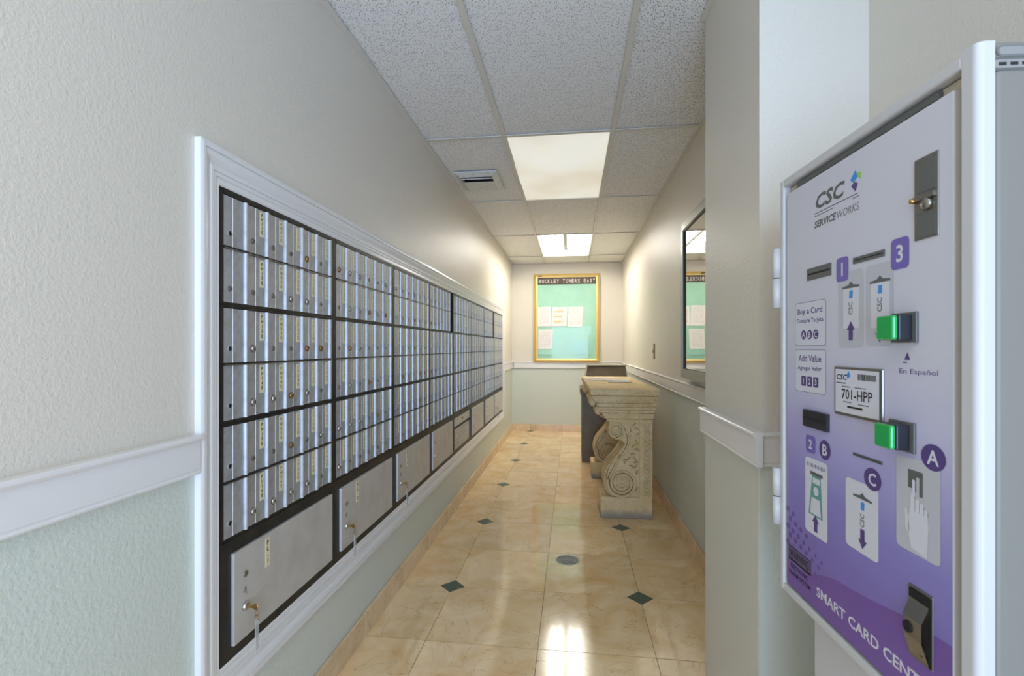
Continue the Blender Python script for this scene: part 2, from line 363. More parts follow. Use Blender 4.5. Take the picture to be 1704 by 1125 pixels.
def panel_mat():
    """kiosk graphic: white film turning violet downwards (flat print)"""
    m = bpy.data.materials.new('violet_gradient_print'); m.use_nodes = True; nt = m.node_tree; b = nt.nodes['Principled BSDF']
    b.inputs['Roughness'].default_value = 0.32
    tc = N(nt, 'ShaderNodeTexCoord'); sp = N(nt, 'ShaderNodeSeparateXYZ'); nt.links.new(tc.outputs['Object'], sp.inputs[0])
    cr = N(nt, 'ShaderNodeValToRGB'); e = cr.color_ramp.elements
    mr = N(nt, 'ShaderNodeMapRange'); mr.inputs[1].default_value = H - 0.47; mr.inputs[2].default_value = H + 0.03
    # the violet climbs higher towards the hinge side
    ma = N(nt, 'ShaderNodeMath', operation='MULTIPLY_ADD'); ma.inputs[1].default_value = -0.10; nt.links.new(sp.outputs[1], ma.inputs[0]); nt.links.new(sp.outputs[2], ma.inputs[2])
    nt.links.new(ma.outputs[0], mr.inputs[0]); nt.links.new(mr.outputs[0], cr.inputs[0])
    e[0].position = 0.0; e[0].color = lin((112,86,150)); e[1].position = 1.0; e[1].color = lin((200,199,206))
    for p, c in ((0.22,(122,106,172)), (0.45,(134,126,184)), (0.62,(162,156,200)), (0.8,(190,187,208))):
        x = e.new(p); x.color = lin(c)
    nt.links.new(cr.outputs[0], b.inputs['Base Color']); return m
M_panel = panel_mat()

# ------------------------------------------------------------------ setting: walls
XL = -0.87; XR = 0.71; YB = 6.95; ZC = H + 1.21; SPLIT = H - 0.25; YN = -0.55
def wallbox(mb, x0, y0, x1, y1, z0=0.0, z1=None, lowm=1):
    z1 = ZC + 0.2 if z1 is None else z1
    if z0 < SPLIT: mb.box(x0, y0, z0, x1, y1, min(z1, SPLIT), lowm)
    if z1 > SPLIT: mb.box(x0, y0, max(z0, SPLIT), x1, y1, z1, 0)
HY0, HY1, HZ0, HZ1 = 1.075, 5.945, H - 0.80, H + 0.405       # opening for the mailboxes
mb = MB()
wallbox(mb, XL-0.2, YN, XL, HY0); wallbox(mb, XL-0.2, HY1, XL, YB + 0.2)
mb.box(XL-0.2, HY0, HZ1, XL, HY1, ZC+0.2, 0); mb.box(XL-0.2, HY0, 0, XL, HY1, HZ0, 1)
struct(mb.build('wall_left', [M_upper, M_lower]))
mb = MB(); wallbox(mb, XL, YB, XR + 0.35, YB + 0.2); struct(mb.build('wall_back', [M_upper, M_lower]))
mb = MB(); wallbox(mb, XR, 1.95, XR + 0.3, YB); struct(mb.build('wall_right', [M_upper, M_lower]))
mb = MB()      # pier: left face is pale below the rail, the face towards the camera is green
PX, PY0, PY1 = 0.49, 1.335, 1.85
PX1 = 0.757
mb.box(PX, PY0, SPLIT, PX1 + 0.25, 1.95, ZC - 0.0015, 0)
mb.box(PX, PY0 + 0.004, 0, PX1 + 0.25, 1.95, SPLIT, 2); mb.box(PX + 0.001, PY0, 0, PX1 + 0.25, PY0 + 0.004, SPLIT, 1)
pier = struct(mb.build('wall_pier', [M_upper, M_lower, M_pierlow]))
mb = MB(); wallbox(mb, PX1, YN, PX1 + 0.25, PY0); struct(mb.build('wall_near_right', [M_upper, M_lower]))
# shift pier back edge: the corridor face ends at PY1
for v in pier.data.vertices:
    if abs(v.co.y - 1.95) < 1e-6: v.co.y = PY1
mb = MB(); wallbox(mb, XR, PY1, XR + 0.3, 1.95, z1=ZC-0.0015); struct(mb.build('wall_return', [M_upper, M_lower]))

# chair rails (profile: board, top lip, bottom bead)
def rail(name, p0, p1, nrm, z0, z1):
    """from p0 to p1 (xy), nrm = outwards; mitre handled by simple overlap"""
    d = Vector((p1[0]-p0[0], p1[1]-p0[1])); L = d.length; d.normalize(); n = Vector(nrm)
    h = z1 - z0
    prof = [(0,0),(0.016,0),(0.019,0.004),(0.016,0.009),(0.018,0.012),(0.018,h-0.016),(0.021,h-0.014),(0.026,h-0.008),(0.026,h-0.003),(0.022,h),(0,h)]
    mb = MB()
    def P(q, t): return (p0[0] + d.x*t + n.x*q[0], p0[1] + d.y*t + n.y*q[0], z0 + q[1])
    mb.loft([[P(q, 0) for q in prof], [P(q, L) for q in prof]])
    return struct(mb.build(name, M_trim))
rail('trim_1', (XL, YN), (XL, 1.010), (1,0), H-0.292, H-0.202)
rail('trim_2', (XL, 6.035), (XL, YB), (1,0), H-0.302, H-0.205)
rail('trim_3', (XL+0.026, YB), (XR-0.026, YB), (0,-1), H-0.302, H-0.205)
rail('trim_4', (XR, YB), (XR, PY1), (-1,0), H-0.306, H-0.216)
rail('trim_5', (PX, PY1+0.005), (PX, PY0-0.026), (-1,0), H-0.312, H-0.221)
rail('trim_6', (PX, PY0), (PX1, PY0), (0,-1), H-0.312, H-0.221)
rail('trim_7', (PX1, PY0-0.026), (PX1, YN), (-1,0), H-0.312, H-0.221)

# ------------------------------------------------------------------ floor
fl = MB().box(XL-1.2, -2.6, -0.12, 1.1, YB+0.2, -0.0025).build('floor', M_grout); struct(fl)
PYT, Y0T = 0.4535, 2.372
XS = [XL, -0.600, -0.137, 0.326, 0.789]
D = 0.060; G = 0.0011; GY_ = 0.0021
tilec = {}
def tile(x0, x1, j):
    y0 = Y0T + PYT*j; y1 = y0 + PYT
    def dia(x, jj): return (jj % 2 == 0) and (abs(x + 0.600) < 1e-4 or abs(x - 0.326) < 1e-4)
    pts = []
    for cx, cy, jj, sx, sy in ((x0,y0,j,1,1),(x1,y0,j,-1,1),(x1,y1,j+1,-1,-1),(x0,y1,j+1,1,-1)):
        if dia(cx, jj):
            a = (cx + sx*G, cy + sy*(D+G*2)); b = (cx + sx*(D+G*2), cy + sy*GY_)
            pts += ([a, b] if (sx, sy) in ((1,1),(-1,-1)) else [b, a])
        else: pts.append((cx + sx*G, cy + sy*GY_))
    ox, oy = x0, y0
    q = [(p[0]-ox, p[1]-oy) for p in pts]
    key = tuple((round(a,4), round(b,4)) for a, b in q)
    if key not in tilec:
        tilec[key] = MB().prism(q, 'z', -0.012, 0.0).mesh('floor_tile', M_marble)
    link('floor_tile', tilec[key], fl, (ox, oy, 0))
for j in range(-10, 11):
    for k in range(4):
        y = Y0T + PYT*j
        tile(XS[k] + (0.0 if k else 0), XS[k+1], j)
dm = MB().prism([(D,0),(0,D),(-D,0),(0,-D)], 'z', -0.012, 0.0002).mesh('diamond_inset', M_diamond)
for j in range(-10, 11, 2):
    for x in (-0.600, 0.326): link('diamond_inset', dm, fl, (x, Y0T + PYT*j, 0))

# marble baseboards, one object per piece
bl = struct(MB().box(XL, YN, 0, XL+0.003, YB, 0.094).build('baseboard_left', M_grout))
bb = struct(MB().box(XL, YB-0.003, 0, XR, YB, 0.094).build('baseboard_back', M_grout))
br = struct(MB().box(XR-0.003, PY1, 0, XR, YB, 0.094).build('baseboard_right', M_grout))
def basepieces(parent, axis, a0, a1, x, nrm, off):
    a = off
    while a > a0: a -= PYT
    while a < a1:
        s, e = max(a, a0) + 0.0016, min(a + PYT, a1) - 0.0016
        if e - s > 0.02:
            th = 0.013 + rnd.uniform(0, 0.0015)
            m = MB()
            if axis == 'y': m.box(0, 0, 0, nrm*th, e - s, 0.096 + rnd.uniform(-0.001, 0.001)); loc = (x, s, 0.0002)
            else: m.box(0, 0, 0, e - s, nrm*th, 0.096); loc = (s, x, 0.0002)
            m.build('baseboard_tile', M_basemarble, parent, loc, bevel=0.0012, seg=1)
        a += PYT
basepieces(bl, 'y', YN, YB-0.014, XL+0.001, 1, Y0T - 0.01)
basepieces(br, 'y', PY1, YB-0.014, XR-0.001, -1, Y0T + 0.02)
basepieces(bb, 'x', XL, XR, YB-0.001, -1, -0.600)

# ------------------------------------------------------------------ ceiling
ce = struct(MB().box(XL-0.2, YN, ZC+0.14, 1.1, YB+0.2, ZC+0.3).build('ceiling', M_hole))
GX = [XL, -0.390, 0.228, XR]
GY = [YN, 0.29, 1.50, 2.722, 3.942, 5.165, 6.385, YB]
pc = {}
for i in range(3):
    for j in range(len(GY)-1):
        if i == 1 and j in (3, 5): continue                # light fixtures fill these cells
        x1 = GX[i+1] if not (i == 2 and GY[j+1] < 1.6) else PX1
        x0, y0, y1 = GX[i], GY[j], GY[j+1]
        segs = [(x0, x1, y0, y1)]
        for a, b, c, d in segs:
            k = (round(b-a,3), round(d-c,3))
            if k not in pc: pc[k] = MB().box(0.003, 0.003, 0.002, b-a-0.003, d-c-0.003, 0.016).mesh('ceiling_panel', M_ceil)
            link('ceiling_panel', pc[k], ce, (a, c, ZC + 0.0035 + rnd.uniform(0.0, 0.0025)))
def tbar(x0, y0, x1, y1):
    m = MB(); m.box(0, 0, -0.0015, x1-x0, y1-y0, 0.0015)
    if x1-x0 > y1-y0: m.box(0, (y1-y0)/2-0.001, 0.0015, x1-x0, (y1-y0)/2+0.001, 0.03)
    else: m.box((x1-x0)/2-0.001, 0, 0.0015, (x1-x0)/2+0.001, y1-y0, 0.03)
    m.build('ceiling_grid_bar', M_tbar, ce, (x0, y0, ZC))
for x in GX[1:3]: tbar(x-0.012, YN, x+0.012, YB)
for y in GY[1:-1]:
    for i in range(3):
        x1 = GX[i+1] if not (i == 2 and y < 1.6) else PX1
        tbar(GX[i] + (0.012 if i else 0.0), y-0.012, x1 - (0.012 if i < 2 else 0), y+0.012)
def angle(x0, y0, x1, y1): MB().box(x0, y0, ZC-0.0012, x1, y1, ZC+0.0012).build('wall_angle', M_tbar, ce)
angle(XL, YN, XL+0.022, YB); angle(XR-0.022, PY1, XR, YB); angle(XL+0.022, YB-0.02, XR-0.022, YB); angle(PX-0.02, PY0, PX, PY1)

# dim lensed fixture
L1 = thing('ceiling_light', 'square-looking dim ceiling light with a yellowed sagging plastic lens', 'light', (-0.081, 3.332, ZC))
m = MB(); m.box(-0.297, -0.598, 0.03, 0.297, 0.598, 0.10)
m.build('housing', M_lampwhite, L1)
m = MB()
nx, ny = 10, 16
for i in range(nx):
    for j in range(ny):
        def P(a, b):
            u, v = a/nx, b/ny
            return (-0.296+0.592*u, -0.597+1.194*v, 0.004 - 0.007*math.sin(PI*u)*math.sin(PI*v) - 0.004*math.sin(PI*v)*(1-u))
        m.face([P(i,j), P(i,j+1), P(i+1,j+1), P(i+1,j)], 0, True)
m.build('lens', M_lens, L1)
m = MB()
for a in ((-0.300,-0.604,-0.293,0.604),(0.293,-0.604,0.300,0.604),(-0.293,-0.604,0.293,-0.596),(-0.293,0.596,0.293,0.604)):
    m.box(a[0], a[1], 0.0005, a[2], a[3], 0.03)
m.build('lens_frame', M_tbar, L1)
# open troffer with four lit tubes
L2 = thing('ceiling_light', 'bright open ceiling light with four lit bare fluorescent tubes', 'light', (-0.081, 5.775, ZC))
m = MB(); x, y, t = 0.296, 0.600, 0.118
m.box(-0.2, -y, t, 0.2, y, t+0.004)
m.prism([(-x,0.001),(-0.2,t),(-0.2,t+0.004),(-x-0.001,0.004)], 'y', -y, y); m.prism([(x,0.001),(0.2,t),(0.2,t+0.004),(x+0.001,0.004)], 'y', -y, y)
m.prism([(-y,0.001),(-y+0.05,t),(-y+0.05,t+0.004),(-y-0.001,0.004)], 'x', -x, x); m.prism([(y,0.001),(y-0.05,t),(y-0.05,t+0.004),(y+0.001,0.004)], 'x', -x, x)
m.build('reflector', M_lampwhite, L2)
m = MB().prism([(-0.03,0.118),(-0.022,0.066),(0.022,0.066),(0.03,0.118)], 'y', -0.548, 0.548); m.build('ballast_cover', M_lampwhite, L2)
tm = MB().lathe([(0.0178,-0.538),(0.019,-0.53),(0.019,0.53),(0.0178,0.538)], axis='y', n=14).mesh('tube', M_tube)
hm = MB()
for sx in (-1, 1):
    for dx in (0.068, 0.158):
        link('tube', tm, L2, (sx*dx, 0, 0.082))
        for sy in (-1, 1): hm.box(sx*dx-0.010, sy*0.539, 0.066, sx*dx+0.010, sy*0.551, 0.118)
hm.build('lamp_holder', M_lampwhite, L2)

# vent
V = thing('ceiling_vent', 'small square louvred air vent in the ceiling left of the dim light', 'vent', (-0.663, 3.42, ZC))
a, b, c = 0.152, 0.185, 0.042
m = MB()
o = [(-a,-b),(a,-b),(a,b),(-a,b)]; i_ = [(-a+c,-b+c),(a-c,-b+c),(a-c,b-c),(-a+c,b-c)]
for k in range(4):
    l = (k+1) % 4
    m.loft([[(*o[k],0.001),(*o[l],0.001)],[(*o[k],-0.006),(*o[l],-0.006)],[(*i_[k],-0.026),(*i_[l],-0.026)],[(*i_[k],-0.002),(*i_[l],-0.002)]], closed=False, cap=False)
m.build('vent_frame', M_vent, V)
MB().box(-a+c-0.002, -b+c-0.002, -0.002, a-c+0.002, b-c+0.002, -0.001).build('vent_backing', M_hole, V)
for y, wd_ in ((-0.105, 0.008), (-0.030, 0.038), (0.014, 0.040), (0.060, 0.040), (0.104, 0.036)):
    MB().loft([[(-a+c, y, -0.020), (a-c, y, -0.020)], [(-a+c, y+wd_, -0.025), (a-c, y+wd_, -0.025)], [(-a+c, y+wd_, -0.0235), (a-c, y+wd_, -0.0235)], [(-a+c, y+0.001, -0.0185), (a-c, y+0.001, -0.0185)]], closed=False, cap=False).build('vent_slat', M_vent, V)

# ------------------------------------------------------------------ mailboxes
FX = -0.8665            # face plane of the black frames
YS = [1.101, 1.678, 2.265, 2.861, 3.462, 4.070, 4.684, 5.299]
YE = [1.638, 2.218, 2.821, 3.395, 4.023, 4.625, 5.233, 5.895]
YBND = [HY0, 1.658, 2.241, 2.841, 3.430, 4.046, 4.655, 5.266, HY1]     # outer edges of the columns
RZ = [0.397, 0.2535, 0.107, -0.043, -0.193, -0.343, -0.492]            # row lines (relative to the eye)
DW = 0.0885; DH = 0.137
LF = frame((0,0,0), (0,1,0), (0,0,1))     # local x along the wall, y up, z out of the wall
def door_mesh(wd, h):
    m = MB(); t = 0.0
    # plan profile (x, z): flat, shallow step, flat, raised rounded bead
    pr = [(0.001,0.0),(0.001,0.0045),(0.34*wd,0.0045),(0.355*wd,0.0060),(0.37*wd,0.0052),(0.77*wd,0.0052),(0.775*wd,0.0036),(0.80*wd,0.0036)]
    for k in range(7):
        an = PI - PI*k/6; pr.append((0.875*wd + 0.075*wd*math.cos(an), 0.0045 + 0.0085*math.sin(an)))
    pr += [(0.97*wd,0.0038),(0.985*wd,0.0050),(0.994*wd,0.0045),(0.994*wd,0.0)]
    m.loft([[(p[0],0.0,p[1]) for p in pr],[(p[0],h,p[1]) for p in pr]])
    # little stop tab at the foot of the bead
    return m.xf(LF)
dmesh = {}
def get_door(wd, h):
    k = (round(wd,4), round(h,4))
    if k not in dmesh: dmesh[k] = door_mesh(wd, h).mesh('mailbox_door', M_alu)
    return dmesh[k]
def lock_mesh(mt, r, dome, hole=False):
    m = MB()
    if hole:
        m.lathe([(r*1.0,0.0),(r*1.0,0.0012),(r*0.72,0.0016),(r*0.7,0.0004)], axis='z', n=12, m=0); m.disc(0,0,r*0.66,0.0010,1)
    else:
        m.lathe([(r,0.0),(r,0.0022),(r*0.86,0.0022+dome*0.6),(r*0.45,0.0022+dome),(r*0.1,0.0022+dome)], axis='z', n=14, m=0)
        m.disc(0, 0, r*1.12, 0.0003, 1, n=16)
        m.poly([(-r*0.11,-r*0.42),(r*0.11,-r*0.42),(r*0.11,r*0.1),(r*0.24,r*0.25),(0,r*0.40),(-r*0.24,r*0.25),(-r*0.11,r*0.1)], 0.0026+dome, 1)
    return m.xf(LF).mesh('lock', [mt, M_ink])
LK = {'silver': lock_mesh(M_silver, 0.0096, 0.0040), 'brass': lock_mesh(M_brass, 0.0096, 0.0040), 'copper': lock_mesh(M_copper, 0.0092, 0.0040),
      'small': lock_mesh(M_steel, 0.0068, 0.001), 'hole': lock_mesh(M_alu, 0.0092, 0, True)}
def plate(txt, lw, lh):
    m = MB(); m.box(0, 0, 0, lw, lh, 0.0007, 0)
    n = len(txt); ch = lh*0.86/n
    for i, c in enumerate(txt):
        hh = ch*0.74
        if c == '-': m.box(lw*0.38, lh*0.93 - ch*(i+0.6), 0.0007, lw*0.62, lh*0.93 - ch*(i+0.5), 0.0009, 1); continue
        m.text(c, lw*0.5, lh*0.93 - ch*i - hh, hh, 0.0010, 1, align='c', bold=0.03)
    return m.xf(LF).mesh('number_plate', [M_label, M_ink])
ordn = ['nearest', 'second', 'third', 'fourth', 'fifth', 'sixth', 'seventh', 'farthest']
floors = [(17,17),(16,15),(14,12),(11,10),(9,8),(7,6),(5,4),(3,2)]
spec_locks = {  # column 0, [row][door]
    0: ['hole','small','small','small','brass','small'], 1: ['small','small','small','silver','silver','small'], 2: ['hole','silver','small','small','copper','brass'],
    3: ['hole','silver','silver','brass','silver','small'], 4: ['hole','small','small','copper','small','silver'], 5: ['hole','silver','silver','silver','silver','small']}
for c in range(8):
    for u in range(3):
        zt, zb = RZ[u*2], RZ[u*2+2]
        nm = ['top', 'middle', 'bottom'][u]
        ext = ''
        if c == 0: ext = [', plates PH11E to 1702E', ', plates PH13E to 1704E', ', plates PH15E to 1706E'][u]
        if c in (3, 6) and u == 0: ext = ', narrower, black gap beside'
        lab = '%s silver mailbox bank of the %s column from the camera%s' % (nm, ordn[c], ext) if c < 7 else '%s silver mailbox bank of the farthest column, nearest the back wall' % nm
        b0, b1 = YBND[c], YBND[c+1]
        bank = thing('mailbox_bank', lab, 'mailboxes', (FX, b0, H + zb), 'banks of silver mailboxes set in the left wall')
        narrow = 0.885 if (c in (3, 6) and u == 0) else 1.0
        ys, ye = YS[c], YS[c] + (YE[c]-YS[c])*narrow
        wd = (ye - ys)/6
        top = (HZ1 - H - 0.0005) if u == 0 else zt
        m = MB()       # frame: back plate, stiles, rails; local coords (along, up, out)
        Hh = top - zb; W = b1 - b0
        m.box(0.0006, 0.0005, -0.09, W-0.0006, Hh-0.0005, -0.012, 1 if narrow < 1 else 0)
        m.box(0.0006, 0.0005, -0.012, ys-b0-0.001, Hh-0.0005, 0.0)
        if narrow < 1: m.box(ye-b0+0.001, 0.0005, -0.012, ye-b0+0.004, Hh-0.0005, 0.0)
        else: m.box(ye-b0+0.001, 0.0005, -0.012, W-0.0006, Hh-0.0005, 0.0)
        th = 0.008 if u in (1, 2) else 0.020
        m.box(ys-b0-0.001, Hh-th+0.002, -0.012, ye-b0+0.001, Hh-0.0005, 0.0015)
        m.box(ys-b0-0.001, 0.0005, -0.012, ye-b0+0.001, 0.0062, 0.0015)
        m.xf(LF).build('bank_frame', [M_black, M_hole], bank)
        zm = RZ[u*2+1]
        m = MB(); m.box(ys-b0-0.001, zm-zb-0.0032, -0.01, ye-b0+0.001, zm-zb+0.0032, 0.004, 0)
        m.box(ys-b0-0.001, zm-zb-0.0036, 0.004, ye-b0+0.001, zm-zb-0.001, 0.0052, 1)
        m.xf(LF).build('divider_bar', [M_black, M_steel], bank)
        for r in range(2):
            row = u*2 + r
            zlo = (RZ[row+1] + (0.0036 if r == 0 else 0.0075)) ; zhi = (RZ[row] - (th + 0.0 if r == 0 else 0.0036))
            if row == 0: zhi = HZ1 - H - 0.021
            h = zhi - zlo
            for d in range(6):
                do = link('mailbox_door', get_door(wd - 0.0008, h), bank, (-0.004, ys - b0 + wd*d, zlo - zb))
                x = ys - b0 + wd*d
                if c == 0: kind = spec_locks[row][d]
                else: kind = rnd.choice(['silver','silver','brass','small','small','silver','small','small','silver','copper'])
                lk = link('lock', LK[kind], do, (0.0045, wd*0.24, h*0.26))
                if c == 0 and d == 0: continue
                if c == 0: txt = ('PH1' if d == 1 else 'PH0' if d == 2 else ['172','171','170'][d-3]) + str(row+1) + 'E'
                else:
                    fa, fb = floors[c]; txt = str(fa if d < 3 else fb) + str(2 - d % 3) + str(row+1) + 'E'
                lw = wd*0.20; lh = h*0.56
                off = rnd.uniform(-0.002, 0.002)
                link('number_plate', plate(txt, lw, lh), do, (0.0052, wd*0.545, h - lh - 0.005 + off))
# parcel lockers below
PZ0 = HZ0 - H + 0.0005
for c in range(8):
    b0, b1 = YBND[c], YBND[c+1]; W = b1 - b0; zb = PZ0; Hh = RZ[6] - zb
    y0, y1 = [(1.127,1.634),(1.700,2.215),(2.285,2.821),(2.893,3.385),(3.462,4.000),(4.086,4.610),(4.727,5.225),(5.300,5.880)][c]
    z0, z1 = -0.766, -0.529
    if c == 4: lab = 'outgoing mail locker with a dark slot above a ridged panel, below the mailboxes'
    else:
        lab = ['large silver parcel locker at the near end, plate PL-1, key in its lock', 'silver parcel locker second from the camera, plate PL-2, key in its lock',
               'silver parcel locker third from the camera, plate PL-3, key in its lock', 'silver parcel locker fourth from the camera, left of the slotted mail drop', '',
               'silver parcel locker just beyond the slotted mail drop', 'silver parcel locker second from the far end, no key', 'silver parcel locker at the far end by the back wall, key in its lock'][c]
    pk = thing('parcel_locker' if c != 4 else 'mail_drop', lab, 'locker', (FX, b0, H + zb), 'parcel lockers under the mailboxes' if c != 4 else None)
    m = MB(); a0, a1 = y0-b0, y1-b0; q0, q1 = z0-zb, z1-zb
    m.box(0.0006, 0.0005, -0.09, W-0.0006, Hh-0.0008, -0.012)
    m.box(0.0006, 0.0005, -0.012, a0-0.002, Hh-0.0008, 0.002); m.box(a1+0.002, 0.0005, -0.012, W-0.0006, Hh-0.0008, 0.002)
    m.box(a0-0.002, 0.0005, -0.012, a1+0.002, q0-0.002, 0.002); m.box(a0-0.002, q1+0.002, -0.012, a1+0.002, Hh-0.0008, 0.002)
    m.xf(LF).build('locker_frame', M_black, pk)
    if c == 4:
        m = MB().box(a0, q1-0.062, -0.008, a1-0.03, q1, 0.006).xf(LF).build('slot_door', M_locker, pk, bevel=0.0015)
        o2 = link('lock', LK['brass'], pk, (0.006, a0 + (a1-a0)*0.45, q1-0.028))
        n = 11; hh = (q1 - 0.085 - q0)/n
        for k in range(n):
            z = q0 + hh*k
            MB().loft([[(a0, z, -0.008),(a1-0.03, z, -0.008)],[(a0, z, 0.002),(a1-0.03, z, 0.002)],[(a0, z+hh*0.9, 0.006),(a1-0.03, z+hh*0.9, 0.006)],[(a0, z+hh*0.96, -0.008),(a1-0.03, z+hh*0.96, -0.008)]], closed=False, cap=False).xf(LF).build('ridged_slat', M_locker, pk)
        continue
    tilt = 0.0
    m = MB().box(a0, q0, -0.006, a1, q1, 0.009); dr = m.xf(LF).build('locker_door', M_locker, pk, bevel=0.0012)
    dl = 0.009
    MB().lathe([(0.0085,0.0),(0.0085,0.0018),(0.004,0.0026),(0.001,0.0026)], n=14).xf(LF).build('upper_lock', M_steel, dr, (dl, a0+0.043, q1-0.070))
    m = MB().lathe([(0.0115,0.0),(0.0115,0.003),(0.0095,0.008),(0.0085,0.0085),(0.001,0.0085)], n=16).xf(LF).build('key_lock', M_silver, dr, (dl, a0+0.040, q0+0.083))
    if c < 4:
        pm = plate('PL-%d' % (c+1), 0.021, 0.080)
        link('number_plate', pm, dr, (dl, a0+0.125, q1-0.012-0.080))
    if c < 3:
        m = MB(); m.tube([(0.005,0.010,0),(-0.006,-0.004,0),(0.003,-0.005,0)], 0.0006, 4); m.tube([(0.004,0.008,0),(0.005,-0.012,0)], 0.0006, 4)
        m.xf(LF).build('pen_mark', M_ink, dr, (dl + 0.0004, a0+0.040, q0+0.125))
    if c in (0, 1, 2, 7):
        kt = thing('key', ['brass key with clear tag in the nearest parcel locker', 'brass key with clear tag in the second parcel locker', 'brass key with clear tag in the third parcel locker', '', '', '', '', 'small key with tag in the farthest parcel locker'][c],
                   'key', (FX + dl + 0.0085, b0 + a0 + 0.040, H + zb + q0 + 0.083), 'keys left in parcel locker doors')
        m = MB(); m.box(0.0, -0.001, -0.004, 0.014, 0.001, 0.004)
        m.lathe([(0.006,-0.001),(0.0085,-0.0008),(0.0085,0.0008),(0.006,0.001)], (0.022,0,0.0), 'y', 14)
        m.lathe([(0.004,-0.0025),(0.004,0.0025)], (0.006,0,0), 'y', 8)
        m.build('key_bow', M_brass, kt)
        def ring(cx, cz, r, ax):
            pts = []
            for k in range(14):
                t = 2*PI*k/14; pts.append((cx + r*math.cos(t), 0, cz + r*math.sin(t)) if ax == 'y' else (cx, r*math.cos(t), cz + r*math.sin(t)))
            return pts
        MB().tube(ring(0.026, -0.016, 0.0075, 'x'), 0.0009, 5, closed=True).build('split_ring', M_brass, kt)
        MB().tube(ring(0.026, -0.029, 0.0065, 'y'), 0.0008, 5, closed=True).build('tag_ring', M_brass, kt)
        m = MB().rrect(-0.0065, -0.112, 0.0065, -0.033, 0.004, -0.0012, 0, 0.0024)
        m.v = [(0.026 + p[2], p[0], p[1]) for p in m.v]
        m.build('clear_tag', M_clear, kt)

# moulded casing around the mailboxes, four mitred boards
CF = thing('mailbox_casing', 'white moulded casing frame around all the mailboxes on the left wall', 'frame', (XL, 1.01, H-0.89))
oy0, oy1, oz0, oz1 = 1.012, 6.03, H-0.888, H+0.490
iy0, iy1, iz0, iz1 = 1.082, 5.935, H-0.797, H+0.400
prof = [(0.0,0.0),(0.0,0.0165),(0.10,0.0185),(0.17,0.0185),(0.175,0.0145),(0.20,0.0145),(0.22,0.0175),(0.34,0.0150),(0.46,0.0095),(0.54,0.0075),(0.55,0.0120),(0.66,0.0120),(0.67,0.0085),(0.69,0.0085),(0.70,0.0105),(0.79,0.0105),(0.80,0.0070),(0.95,0.0085),(1.0,0.0060),(1.0,-0.004)]
out = [(oy0,oz0),(oy1,oz0),(oy1,oz1),(oy0,oz1)]; inn = [(iy0,iz0),(iy1,iz0),(iy1,iz1),(iy0,iz1)]
for k, nm in enumerate(('casing_board',)*4):
    l = (k+1) % 4
    m = MB(); A = []; B = []
    for t, h in prof:
        A.append((h, out[k][0]*(1-t)+inn[k][0]*t - 1.01, out[k][1]*(1-t)+inn[k][1]*t - (H-0.89)))
        B.append((h, out[l][0]*(1-t)+inn[l][0]*t - 1.01, out[l][1]*(1-t)+inn[l][1]*t - (H-0.89)))
    m.loft([A, B]); m.build(nm, M_trim, CF)

# ------------------------------------------------------------------ notice board on the back wall
NB = thing('notice_board', 'tall gold framed mint green notice board on the back wall', 'notice board', (-0.077, YB, H-0.215))
BF = frame((0,0,0), (1,0,0), (0,0,1))     # x right, y up, z towards the camera
bx0, bx1, bz0, bz1 = -0.469, 0.467, 0.0, 1.268
f1 = 0.052
m = MB(); m.box(bx0+0.004, bz0+0.004, 0.0, bx1-0.004, bz1-0.004, 0.022, 0); m.xf(BF).build('backing_board', M_teal, NB)
prof = [(0.0,0.0),(0.0,0.040),(0.010,0.044),(0.014,0.040),(0.024,0.042),(0.026,0.050),(0.032,0.052),(0.050,0.046),(0.052,0.022)]
out = [(bx0,bz0),(bx1,bz0),(bx1,bz1),(bx0,bz1)]; sg = [(1,1),(-1,1),(-1,-1),(1,-1)]
for k in range(4):
    l = (k+1) % 4; m = MB()
    A = [(out[k][0]+sg[k][0]*t, out[k][1]+sg[k][1]*t, h) for t, h in prof]; B = [(out[l][0]+sg[l][0]*t, out[l][1]+sg[l][1]*t, h) for t, h in prof]
    n = len(prof); i0 = len(m.v); m.v += A + B
    for q in range(n-1):
        m.f.append((i0+q, i0+n+q, i0+n+q+1, i0+q+1)); m.m.append(1 if q >= 6 else 0); m.sm.append(False)
    m.xf(BF).build('frame_rail', [M_gold, M_goldlt], NB)
m = MB(); m.box(bx0+f1, bz1-f1-0.094, 0.022, bx1-f1, bz1-f1, 0.030, 0)
for q_, ch_ in enumerate('BUCKLEY TOWERS EAST'):
    if ch_ != ' ': m.text(ch_, bx0+f1+0.012 + 0.0428*(q_+0.5), bz1-f1-0.074, 0.052, 0.0306, 1, wd=0.030 if ch_ != 'W' else 0.036, align='c', bold=0.006)
hd = m.xf(BF).build('letter_header', [M_headbrown, M_letter], NB); hd['label'] = 'brown header strip with white letters'
MB().box(bx0+0.075-0.018, bz1-0.034, 0.047, bx0+0.135-0.018, bz1-0.020, 0.0525).xf(BF).build('frame_sticker', M_ink, NB)
MB().lathe([(0.007,0.048),(0.007,0.055),(0.003,0.056),(0.001,0.056)], (bx0+0.026, 0.74, 0), n=10).xf(BF).build('frame_lock', M_steel, NB)
m = MB().box(bx0+f1, bz0+f1, 0.0405, bx1-f1, bz1-f1, 0.0425)
gm = bpy.data.materials.new('thin_clear_glazing'); gm.use_nodes = True; nt = gm.node_tree; nt.nodes.clear()
o_ = N(nt, 'ShaderNodeOutputMaterial'); tr = N(nt, 'ShaderNodeBsdfTransparent'); gl = N(nt, 'ShaderNodeBsdfGlossy', Roughness=0.03); mx = N(nt, 'ShaderNodeMixShader'); mx.inputs[0].default_value = 0.015
